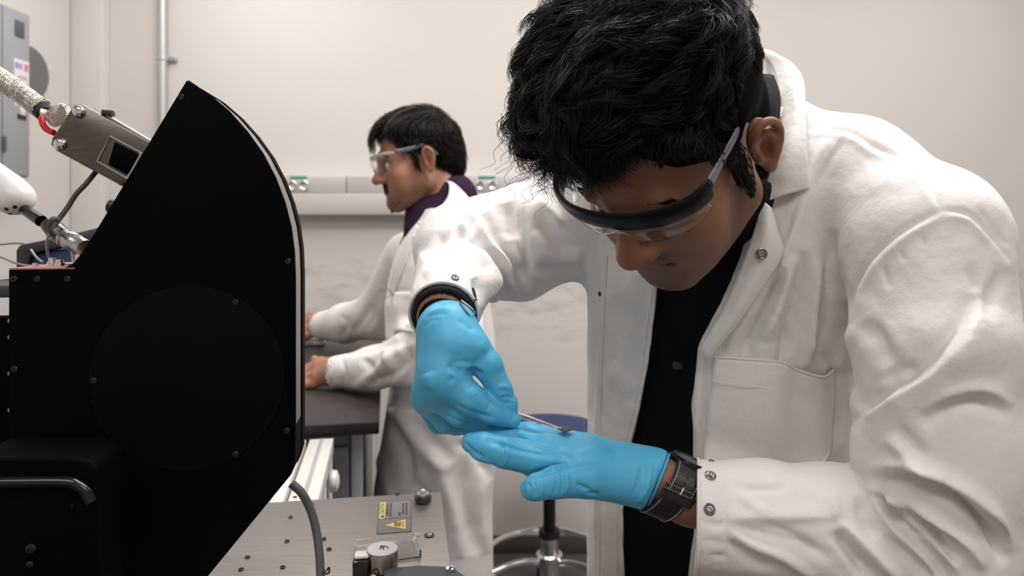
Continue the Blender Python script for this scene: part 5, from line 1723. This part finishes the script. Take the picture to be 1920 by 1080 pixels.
axg /= np.linalg.norm(axg)


def ring_pts(c, ax, ra, rb, n=36, up=(0, 0, 1)):
    u = np.array(up, float); u -= ax * (u @ ax); u /= np.linalg.norm(u)
    w = np.cross(ax, u)
    return [c + u * ra * math.cos(a) + w * rb * math.sin(a) for a in np.linspace(0, 2 * math.pi, n, endpoint=False)]


bm = bmesh.new()
for off, r, w in ((0.0062, 0.0262, 0.0019), (0.0098, 0.0258, 0.0014), (0.0025, 0.0262, 0.0012)):
    c = WEND + axw * (off - 0.0075)
    bm_tube(bm, ring_pts(c, axg, r, r), w, 8, closed=True)
from_bm('rolled_cuff', bm, M['glove'], lg, angle=60)

# right hand, pinching the tweezers
gr = Field()
wr = G(838, 616, .662, 47)
iM, mM, rM, pM = G(836, 708, .636, 37), G(818, 728, .65, 36), G(806, 744, .668, 30), G(800, 752, .69, 24)
hand_field(gr, [(wr, iM), (wr, mM), (G(828, 625, .675, 42), rM), (G(828, 632, .685, 36), pM), (G(852, 622, .66, 38), G(886, 652, .645, 34)), (iM, rM), (G(850, 650, .645, 40), G(832, 690, .645, 38))],
           [[iM, G(882, 748, .630, 29), G(922, 772, .634, 23), G(961, 787, .640, 16)],
            [mM, G(862, 772, .645, 27), G(912, 790, .652, 21), G(944, 797, .656, 15)],
            [rM, G(838, 788, .668, 24), G(882, 797, .672, 19), G(915, 801, .674, 14)],
            [pM, G(822, 792, .69, 20), G(855, 799, .692, 16), G(885, 801, .692, 13)],
            [G(874, 640, .655, 37), G(914, 686, .643, 28), G(938, 730, .640, 22), G(953, 756, .641, 17), G(957, 763, .641, 14)]], 0.003, 0.014)
v, f = gr.mesh((-0.12, 0.55, 1.13), (0.02, 0.75, 1.30), 0.0013, 2)
GF = [([(868, 700), (852, 690), (838, 686)], -2.0, 6, 6), ([(875, 700), (890, 694), (905, 706)], -2.2, 7, 6), ([(862, 690), (885, 686), (905, 692)], 1.2, 6, 6), ([(845, 680), (870, 678), (890, 684)], -1.0, 4, 4), ([(850, 706), (842, 718)], -1.4, 5, 5),
      ([(800, 700), (806, 716), (800, 730)], 1.8, 12, 12), ([(935, 738), (945, 733), (962, 738)], -1.0, 3, 3), ([(938, 748), (950, 744), (966, 748)], -1.0, 3, 3), ([(942, 758), (955, 755), (966, 757)], -0.8, 3, 3), ([(928, 728), (940, 724), (955, 726)], 0.8, 3, 3),
      ([(800, 600), (815, 590), (840, 588)], -0.6, 5, 4), ([(794, 615), (806, 603), (825, 598)], -0.5, 4, 4), ([(800, 590), (820, 580), (845, 578)], 0.5, 4, 4), ([(860, 598), (875, 612), (890, 620)], -0.6, 5, 5),
      ([(905, 742), (930, 756), (960, 772)], -0.7, 3, 3), ([(840, 752), (880, 772), (930, 785)], -1.6, 5, 5), ([(822, 772), (860, 790), (905, 797)], -1.2, 4, 4), ([(860, 660), (850, 690)], -1.0, 10, 10), ([(900, 640), (920, 670), (938, 700)], 1.2, 12, 12),
      ([(955, 772), (962, 780), (958, 792)], -0.7, 3, 3), ([(880, 730), (892, 742)], 0.8, 8, 8), ([(920, 752), (912, 772)], -0.7, 3, 3)]
v = sculpt(v, f, [(a[0], a[1] * 1.3, *a[2:]) for a in GF])
rg = mk('glove', v, f, M['glove'], near)
rg['label'] = 'blue nitrile glove on the hand that holds the tweezers'

# ---- tweezers and the chip they hold
ta, tb = P(925, 762, .645), P(1052, 803, .640)
t = thing('tweezers', ta, 'thin steel tweezers held in the gloved fingertips', 'tweezers')
for s, n_ in ((1, 'upper'), (-1, 'lower')):
    d0 = np.array([0, 0, 1.0]) * s
    pts = crom([P(905, 757, .645), ta + d0 * 0.0020, P(985, 782, .643) + d0 * 0.0017, P(1020, 793, .641) + d0 * 0.0009, tb + d0 * 0.0003], 6)
    tube('prong', pts, np.linspace(0.0026, 0.0011, len(pts)), M['steel'], t, 8, flat=0.45, up=(0, 1, 0.2))
q = [P(1043, 803, .640), P(1062, 801, .655), P(1076, 806, .650), P(1058, 811, .632)]
bm = bmesh.new()
lo_ = [bm.verts.new(a) for a in q]; hi_ = [bm.verts.new(a + [0, 0, 0.0007]) for a in q]
bm.faces.new(lo_[::-1]); bm.faces.new(hi_)
for i in range(4):
    bm.faces.new([lo_[i], lo_[(i + 1) % 4], hi_[(i + 1) % 4], hi_[i]])
tag(from_bm('silicon_chip', bm, M['dark_steel']), 'small dark square chip gripped at the tip of the tweezers', 'chip')
tag(tube('glass_slide_edge', [P(892, 806, .638), P(912, 804, .640)], 0.0009, M['white_plastic'], None, 6), 'tiny white sliver between the two gloved hands', 'sliver') if False else None

# ---- right cuff: black shirt cuff, bracelets, coat hem
Rc = P(832, 590, .68)
up_ = np.array([0, 0, 1.0])
rr_ = 66 * .68 / F
bm = bmesh.new()
bm_tube(bm, ring_pts(Rc - axR * 0.0012, axR, rr_ * 0.985, rr_ * 0.985, 48), 0.0017, 8, closed=True)
hem = from_bm('cuff_hem', bm, M['coat'], near, angle=60)
rows = []
for off, r in ((-0.030, 0.93), (-0.006, 0.925), (0.0035, 0.91), (0.0055, 0.88), (0.0058, 0.80), (0.0045, 0.755), (0.0, 0.735), (-0.012, 0.73)):
    c = Rc + axR * off
    rp = ring_pts(c, axR, rr_ * r, rr_ * r, 40)
    rows.append(rp + [rp[0]])
vs = np.array(rows); R_, C_ = vs.shape[:2]; idx = np.arange(R_ * C_).reshape(R_, C_)
sc_ = mk('shirt_cuff', vs.reshape(-1, 3), np.stack([idx[:-1, :-1], idx[:-1, 1:], idx[1:, 1:], idx[1:, :-1]], -1).reshape(-1, 4), M['cuff_black'], near)
for k, (off, r, w, mm) in enumerate(((0.0055, 0.70, 0.0022, 'cord_dark'), (0.0092, 0.69, 0.0018, 'cord'), (0.0122, 0.685, 0.0013, 'cord'))):
    c = Rc + axR * off
    n = 120
    u = np.array([0, 0, 1.0]) - axR * axR[2]; u /= np.linalg.norm(u); w_ = np.cross(axR, u)
    bm = bmesh.new()
    for ph in (0, math.pi):
        pts = []
        for a in np.linspace(0, 2 * math.pi, n, endpoint=False):
            tw = a * 26 + ph
            rad = rr_ * r + w * 0.5 * math.cos(tw)
            pts.append(c + (u * math.cos(a) + w_ * math.sin(a)) * rad + axR * w * 0.5 * math.sin(tw))
        bm_tube(bm, pts, w * 0.62, 5, closed=True)
    from_bm('bracelet', bm, M[mm], near, angle=60)
tube('bracelet_cord', crom([P(865, 563, .655), P(882, 576, .65), P(890, 586, .655), P(886, 592, .66)], 6), 0.0008, M['paper'], near, 6)
tube('bracelet_cord', crom([P(862, 568, .655), P(875, 585, .648), P(886, 600, .652), P(893, 608, .66)], 6), 0.0008, M['cord'], near, 6)

# ---- left wrist: watch with stitched leather strap
Wc = P(1254, 915, .624)
fw = np.array([0, -1.0, 0]) - axw * (-axw[1]); fw /= np.linalg.norm(fw)      # towards the camera
uw_ = np.cross(fw, axw); uw_ *= np.sign(uw_[2])
wt = thing('wristwatch', Wc, 'tmp', 'tmp')
del wt['label'], wt['category']
wt.parent = near; wt.matrix_parent_inverse = Matrix.Translation(-Vector(near.location))
RA, RB = 0.0262, 0.0247
tilt = axw * 0.0035


def WR(phi, off, lift=0.0):
    """point on the strap: phi from the camera-facing side upwards, off along the forearm"""
    return Wc + axw * off + (uw_ * (RA + lift) * math.sin(phi) + fw * (RB + lift) * math.cos(phi)) + tilt * math.sin(phi) * 2.0


def wlink(o):
    o.parent = wt; o.matrix_parent_inverse = Matrix.Translation(-Vector(Wc)); return o


def band(name, p0, p1, w0, w1, l0, th, m, n=26):
    bm = bmesh.new()
    rings = []
    for i in range(n + 1):
        a = math.radians(p0 + (p1 - p0) * i / n)
        hw = (w0 + (w1 - w0) * i / n) * 0.5
        prof = [(-hw, 0), (-hw, th * 0.6), (-hw * 0.9, th), (hw * 0.9, th), (hw, th * 0.6), (hw, 0)]
        rings.append([bm.verts.new(WR(a, x, l0 + h)) for x, h in prof])
    for r0, r1 in zip(rings, rings[1:]):
        for k in range(6):
            bm.faces.new([r0[k], r0[(k + 1) % 6], r1[(k + 1) % 6], r1[k]])
    bm.faces.new(rings[0][::-1]); bm.faces.new(rings[-1])
    return wlink(from_bm(name, bm, m, None, angle=30))


lower = band('strap', -178, 12, 0.0265, 0.0245, 0.0006, 0.0020, M['leather'], 36)
upper = band('strap', 8, 84, 0.0245, 0.0250, 0.0027, 0.0022, M['leather'], 18)
for prt, p0, p1, l in ((lower, -85, 4, 0.0028), (upper, 14, 66, 0.0051)):
    bm = bmesh.new()
    for s in (-1, 1):
        k = p0
        while k < p1:
            bm_tube(bm, [WR(math.radians(k + j), s * 0.0102, l) for j in (0, 1.6, 3.2)], 0.00034, 4)
            k += 4.6
    st_ = from_bm('stitching', bm, M['thread'], prt, angle=60)
    st_.matrix_parent_inverse = Matrix.Identity(4)
    st_.parent = wt; st_.matrix_parent_inverse = Matrix.Translation(-Vector(Wc))
for ph, l in ((-12, 0.0028), (-26, 0.0028), (-38, 0.0028), (30, 0.0051), (42, 0.0051)):
    n = WR(math.radians(ph), 0, 0.01) - WR(math.radians(ph), 0, 0)
    wlink(lathe('strap_hole', WR(math.radians(ph), 0, l - 0.0006), n, [(0, 0.0007), (0.0007, 0.0007), (0.0011, 0.0009), (0.0012, 0)], M['black'], None, 12))
# buckle and keeper
wlink(band('keeper', -4, 11, 0.029, 0.029, 0.0030, 0.0022, M['black'], 8))
bk = [WR(math.radians(20), -0.0148, 0.004), WR(math.radians(20), 0.0148, 0.004), WR(math.radians(12), 0.0152, 0.0052), WR(math.radians(12), -0.0152, 0.0052)]
wlink(tube('buckle', bk, 0.0013, M['dark_steel'], None, 8, closed=True))
wlink(tube('buckle_tongue', [WR(math.radians(11), 0, 0.006), WR(math.radians(17), 0, 0.0062), WR(math.radians(23), 0, 0.0055)], 0.0009, M['steel'], None, 8))
n = WR(math.radians(92), 0, 0.02) - WR(math.radians(92), 0, 0)
wlink(lathe('watch_case', WR(math.radians(98), 0.001, -0.0005), n, [(0, 0), (0.0150, 0), (0.0178, 0.0015), (0.0178, 0.0045), (0.016, 0.0062), (0.015, 0.0062), (0.0145, 0.0056), (0, 0.0056)], M['gloss_black'], None, 40))

# ---- left cuff hem and snaps
Lc = P(1306, 966, .625)
rl = 101 * .625 / F
tube('cuff_hem', ring_pts(Lc - axL * 0.001, axL, rl * 0.985, rl * 0.985, 56), 0.0017, M['coat'], near, 8, closed=True)
rows = []
for off, r in ((-0.03, 0.9), (-0.004, 0.93), (0.0, 0.955)):
    rp = ring_pts(Lc + axL * off, axL, rl * r, rl * r, 40); rows.append(rp + [rp[0]])
for pxy, stud in (((1332, 892), True), ((1330, 955), False), ((1428, 476), False)):
    q = raycast(nbv, *pxy, 0.0005)
    hit = nbv.ray_cast(Vector((0, 0, H)), Vector(((pxy[0] - CX) / F, 1, -(pxy[1] - CY) / F)).normalized())
    snap('snap', q, np.array(hit[1]), 0.0050, M['silver'], near, stud)
q = P(1332, 868, .628)
snap('snap', q, (0, -0.35, 1), 0.0048, M['silver'], near, True)
for pxy, r in (((853, 521), 0.0042), ((889, 566), 0.004), ((893, 592), 0.004), ((1125, 551), 0.003)):
    hit = nbv.ray_cast(Vector((0, 0, H)), Vector(((pxy[0] - CX) / F, 1, -(pxy[1] - CY) / F)).normalized())
    if hit[0] is not None:
        snap('snap', np.array(hit[0]), np.array(hit[1]), r, M['dark_steel'] if pxy[0] != 853 else M['silver'], near)

# ---- collar, lapel flap, pocket
def on(px, py, off=0.004, dflt=.7):
    q = raycast(nbv, px, py, off)
    return q if q is not None and q[1] > 0.655 else P(px, py, dflt)


loft('collar', [[P(1425, 92, .80), P(1452, 135, .78), P(1461, 200, .745), P(1451, 262, .712), P(1440, 325, .69), P(1429, 380, .678)],
                [P(1444, 96, .795), P(1482, 125, .765), P(1490, 195, .715), P(1484, 265, .680), P(1476, 325, .668), P(1470, 366, .668)],
                [P(1456, 104, .79), P(1500, 138, .76), P(1508, 200, .705), P(1510, 270, .676), P(1512, 325, .667), P(1513, 354, .668)],
                [P(1450, 112, .80), P(1497, 150, .775), P(1506, 210, .713), P(1508, 275, .684), P(1510, 325, .674), P(1511, 350, .675)]], M['coat'], near, 6, 6, 0.0022)
loft('collar_inside', [[P(1400, 90, .85), P(1425, 105, .83), P(1448, 160, .79), P(1452, 225, .75)],
                       [P(1425, 94, .80), P(1452, 135, .78), P(1461, 200, .745), P(1453, 255, .715)]], M['coat'], near, 6, 4, 0.002)
loft('lapel', [[P(1430, 374, .672), P(1418, 420, .668), P(1402, 468, .668), P(1382, 520, .674), P(1352, 590, .685), P(1312, 655, .70)],
               [P(1440, 385, .668), P(1438, 430, .660), P(1432, 476, .660), P(1408, 535, .668), P(1370, 602, .680), P(1318, 668, .699)],
               [P(1446, 392, .670), P(1458, 435, .668), P(1466, 478, .670), P(1425, 545, .676), P(1378, 612, .688), P(1322, 678, .702)]], M['coat'], near, 6, 6, 0.0022)
hitp = P(1428, 476, .6575)
snap('snap', hitp, (0.0, -1, 0.15), 0.0056, M['silver'], near)
PKT = [[(1340, 668), (1395, 674), (1455, 676), (1490, 690), (1530, 697), (1563, 690)],
       [(1336, 715), (1392, 722), (1450, 726), (1490, 740), (1530, 742), (1562, 735)],
       [(1326, 770), (1390, 775), (1450, 780), (1490, 785), (1530, 790), (1560, 785)],
       [(1322, 830), (1390, 838), (1450, 838), (1490, 838), (1530, 842), (1556, 838)],
       [(1320, 868), (1390, 872), (1450, 875), (1490, 878), (1525, 884), (1545, 872)]]
pk = loft('chest_pocket', [[on(x, y, (.0015, .0040, .0065, .0020, .0060, .0015)[i] + (0.004 if (j == 0 and i == 4) else 0) - (0.001 * j if i in (1, 2) else 0), .71) for i, (x, y) in enumerate(r)] for j, r in enumerate(PKT)], M['coat'], near, 6, 6, 0.002)
for a in ([(1340, 668), (1395, 674), (1455, 676), (1490, 690), (1530, 697), (1563, 690)],):
    tube('pocket_hem', crom([on(x, y, (.0025, .0050, .0075, .0030, .0110, .0025)[i], .71) for i, (x, y) in enumerate(a)], 6), 0.0011, M['coat'], pk, 6)
tube('pocket_stitch', crom([on(x, y, 0.0062, .71) for x, y in ((1338, 712), (1395, 720), (1450, 724))], 6), 0.0005, M['coat'], pk, 5)

loft('shirt_collar_back', [[P(1400, 140, .75), P(1415, 185, .715), P(1412, 250, .69), P(1415, 320, .685)], [P(1440, 140, .745), P(1448, 185, .705), P(1444, 250, .682), P(1436, 322, .678)], [P(1450, 142, .765), P(1462, 185, .73), P(1456, 250, .70), P(1444, 322, .69)]], M['shirt_black'], near, 4, 5, 0.002)
# ---- shirt collar, buttons
loft('shirt_collar', [[P(1434, 335, .700), P(1424, 385, .700), P(1404, 430, .706), P(1372, 470, .716), P(1335, 500, .728)],
                      [P(1424, 352, .690), P(1410, 398, .690), P(1390, 445, .696), P(1368, 482, .706), P(1340, 505, .718)],
                      [P(1420, 372, .692), P(1408, 410, .688), P(1396, 455, .692), P(1382, 486, .700), P(1330, 506, .722)]], M['shirt_black'], near, 6, 4, 0.002)
sbv = None
for x, y, d in ((1291, 531, .735), (1270, 684, .742)):
    b = lathe('shirt_button', P(x, y, d - 0.004), (-0.35, -1, 0.1), [(0, 0), (0.005, 0), (0.0055, 0.001), (0.0048, 0.0022), (0.0036, 0.0014), (0, 0.0014)], M['gloss_black'], near, 20)

# ---- glasses and hair
glasses(near, nP, M['glass_black'], M['lens'], M['arm_grey'], 0.0105, 0.0035, 0.080, 'safety glasses with thick black brow bar, clear lens and grey arms', deep=0.031, short=True)
for s in (1, -1):
    nt_ = [(s * 0.0755, 0.066, 0.0335), (s * 0.0758, 0.058, 0.0338), (s * 0.0765, 0.046, 0.034)]
hs = Field()
WN = lambda fn: (lambda p: fn(nP.loc(p)))
hs.add(WN(ellipsoid((0, -0.020, 0.055), (0.084, 0.106, 0.094))), 0.01)
hs.add(WN(ellipsoid((-0.020, 0.050, 0.106), (0.064, 0.050, 0.042))), 0.03)     # heavy fringe
hs.add(WN(ellipsoid((-0.050, 0.066, 0.092), (0.034, 0.030, 0.030))), 0.02)
hs.add(WN(ellipsoid((0.0, -0.078, -0.022), (0.060, 0.038, 0.062))), 0.03)
hs.add(WN(ellipsoid((0.02, -0.01, 0.130), (0.060, 0.070, 0.036))), 0.03)
hs.add(WN(ellipsoid((-0.050, -0.010, 0.110), (0.050, 0.065, 0.048))), 0.03)
hs.sub(WN(ellipsoid((0.012, 0.132, 0.034), (0.088, 0.068, 0.070))), 0.008)
for s in (1, -1):
    hs.sub(WN(ellipsoid((s * 0.090, 0.042, -0.030), (0.050, 0.056, 0.058))), 0.008)
    hs.sub(WN(ellipsoid((s * 0.096, -0.012, -0.004), (0.028, 0.026, 0.040))), 0.006)
hs.add(WN(cone((0.0735, 0.024, 0.02), (0.071, 0.024, -0.016), 0.006, 0.004)), 0.005)
hs.sub(WN(ellipsoid((0, 0.02, -0.105), (0.12, 0.080, 0.060))), 0.008)
v, f = hs.mesh(nT - 0.2, nT + 0.2, 0.0032, 2)
hr = mk('hair', v, f, M['hair_cap'], near)
n = normals(v, f) @ nR
q = nP.loc(v)
sel = np.nonzero(np.linalg.norm((q - [0, -0.012, 0.040]) / [0.0755, 0.1, 0.088], axis=1) > 1.01)[0]
NCL, PER, K = 1000, 34, 9
cent = RNG.choice(sel, NCL)
ts = np.linspace(0, 1, K)
allp = []
for c in cent:
    p0 = q[c]; nn = n[c]
    top = float(np.clip((p0[2] - 0.045) / 0.06, 0, 1))
    front = float(np.clip((p0[1] - 0.0) / 0.08, 0, 1)) * top
    # top hair sweeps forward in waves, the sides lie back and down
    wv = np.array([math.sin(38 * p0[1] + 22 * p0[2] + 1.0), 0, math.sin(45 * p0[0] - 20 * p0[1])])
    flow = top * (np.array([-0.15, 0.85, 0.0]) + 0.55 * wv) + (1 - top) * np.array([0, -0.75, -0.65])
    flow = flow + RNG.normal(size=3) * (0.16 * top + 0.06)
    flow -= nn * (flow @ nn)
    flow /= np.linalg.norm(flow) + 1e-9
    L_ = (0.013 + 0.024 * top) * RNG.uniform(0.75, 1.2)
    lift = (0.10 + 0.24 * top) * RNG.uniform(0.5, 1.3)
    side = np.cross(nn, flow)
    amp = 0.006 * top * RNG.uniform(0.5, 1.3); ph = 60 * p0[0] + 35 * p0[1] + RNG.normal() * 0.5; fq = RNG.uniform(4, 6)
    spine = p0 - nn * 0.004 + flow * (L_ * ts)[:, None] + nn * (L_ * lift * np.sin(ts * 2.3) - L_ ** 2 / 0.17 * ts ** 2)[:, None] + side * (amp * np.sin(ph + fq * ts) * ts)[:, None] + nn * (amp * 0.6 * np.cos(ph + fq * ts) * ts)[:, None]
    if front > 0.5:
        spine += np.array([-0.2, 0.5, -0.55]) * (front * 0.008 * ts ** 2)[:, None]
    sp = RNG.normal(size=(PER, 3)) * (0.0034 * (0.5 + top))
    sp -= np.outer(sp @ nn, nn) * 0.6
    conv = (1 - 0.78 * ts)[None, :, None]
    jit = RNG.normal(size=(PER, 1, 3)) * (0.0012 * ts ** 1.5)[None, :, None] * (0.4 + top)
    ln = RNG.uniform(0.75, 1.12, size=(PER, 1, 1))
    allp.append(spine[0] + (spine[None] - spine[0]) * ln + sp[:, None] * conv + jit)
paths = np.concatenate(allp)
# no hair in front of the open forehead and the ear
tip = paths[:, -1]
bad = ((tip[:, 1] > 0.075) & (tip[:, 2] < 0.066) & (tip[:, 0] > -0.01)) | ((np.linalg.norm((tip - [0.088, -0.01, 0.0]) / [0.03, 0.03, 0.036], axis=1) < 1))
paths = paths[~bad]
strands('hair_strands', nP.wor(paths), np.linspace(0.00042, 0.00012, K), M['hair_near'], hr)
hl = []
for i in range(2600):
    u = RNG.uniform(-0.06, 0.07)
    a = np.array([u, 0.078 - 5.5 * (u - 0.0) ** 2, 0.092 - 4.2 * (u - 0.0) ** 2]) + RNG.normal(size=3) * 0.004
    lw_ = RNG.uniform(0.010, 0.020)
    dr = np.array([-0.15 + RNG.normal() * 0.25, 0.50, -0.62]) * lw_
    hl.append([a, a + dr * 0.5 + [0, 0.003, 0.002], a + dr])
for i in range(2200):
    u = RNG.uniform(-0.065, 0.022)
    a = np.array([u, 0.082 - 5.0 * (u + 0.01) ** 2, 0.095 - 4.0 * (u + 0.01) ** 2]) + RNG.normal(size=3) * 0.005
    ln_ = RNG.uniform(0.022, 0.044) * (1 - 0.5 * max(0, u) / 0.022)
    dr = np.array([0.05 + RNG.normal() * 0.22, 0.42, -0.85]) * ln_
    sw = RNG.normal() * 0.004
    hl.append([a, a + dr * 0.5 + [sw, 0.006, 0.004], a + dr + [-sw, 0, 0]])
for i in range(1500):
    t_ = RNG.uniform(0, 1)
    a = np.array([0.066 + 0.0125 * t_, 0.056 - 0.026 * t_, 0.074 - 0.050 * t_]) + RNG.normal(size=3) * [0.001, 0.004, 0.004]
    dr = np.array([0.05, 0.25 * (1 - t_) - 0.1 + RNG.normal() * 0.2, -0.8]) * RNG.uniform(0.005, 0.011)
    hl.append([a, a + dr * 0.5 + [0.0012, 0, 0], a + dr])
hl = np.array([crom(p, 3) for p in hl])
strands('hairline', nP.wor(hl), np.linspace(0.00040, 0.00012, hl.shape[1]), M['hair_near'], hr)
# loose curls at the front on his right
cu = []
for i in range(620):
    a = np.array([RNG.uniform(-0.085, -0.01), 0.086 + RNG.normal() * 0.012, 0.094 + RNG.normal() * 0.014])
    a[1] -= 0.30 * abs(a[0] + 0.03)
    r = RNG.uniform(0.005, 0.010); ph = RNG.uniform(0, 6.28); tn = RNG.uniform(5, 9)
    dr = np.array([-0.25, 0.55, -0.75]) + RNG.normal(size=3) * 0.18
    L_ = RNG.uniform(0.016, 0.036) * (1.0 if a[0] < -0.035 else 0.75)
    s_ = np.linspace(0, 1, 14)
    cu.append(a + dr * (L_ * s_)[:, None] + np.stack([np.cos(ph + tn * s_), np.sin(ph + tn * s_) * 0.6, np.sin(ph + tn * s_)], 1) * (r * s_)[:, None])
strands('front_curls', nP.wor(np.array(cu)), np.linspace(0.00034, 0.00014, 14), M['hair_near'], hr)
# sideburn, eyebrows, moustache, stubble
bb = []
for i in range(700):
    a = np.array([0.0752 + RNG.normal() * 0.001, 0.020 + RNG.normal() * 0.006, RNG.uniform(-0.036, 0.025)])
    w = 1 - np.clip((-a[2] - 0.01) / 0.03, 0, 1) * 0.7
    a[1] = 0.018 + (a[1] - 0.02) * w
    bb.append([a, a + [0.0015, 0.001, -0.004], a + [0.001, 0.002, -0.009 * w]])
for i in range(1000):
    u = RNG.uniform(-1, 1)
    a = np.array([u * 0.022, 0.0975 - 0.010 * u * u, -0.0425 - 0.003 * u * u + RNG.normal() * 0.002])
    bb.append([a, a + [u * 0.002, 0.002, -0.002], a + [u * 0.005, 0.0022, -0.0055]])
for s in (1, -1):
    for i in range(160):
        u = RNG.uniform(0, 1)
        a = np.array([s * (0.014 + 0.034 * u), 0.0955 - 0.014 * u * u, 0.024 + 0.006 * math.sin(u * 2.4) + RNG.normal() * 0.0013])
        bb.append([a, a + [s * 0.003, 0.0015, 0.001], a + [s * 0.007, 0.0002, 0.0005]])
pp = np.array([crom(p, 2) for p in bb])
strands('facial_hair', nP.wor(pp), np.linspace(0.00042, 0.00012, pp.shape[1]), M['hair_near'], near)

for nm, pts in (('stitching', [(1230, 500), (1219, 580), (1196, 730), (1174, 830), (1158, 960), (1156, 1075)]), ('stitching', [(1139, 480), (1133, 600), (1126, 800), (1124, 1075)])):
    qs_ = [on(x, y, 0.0006, .8) for x, y in crom(pts, 6)]
    tube(nm, qs_, 0.00055, M['coat'], near, 5)
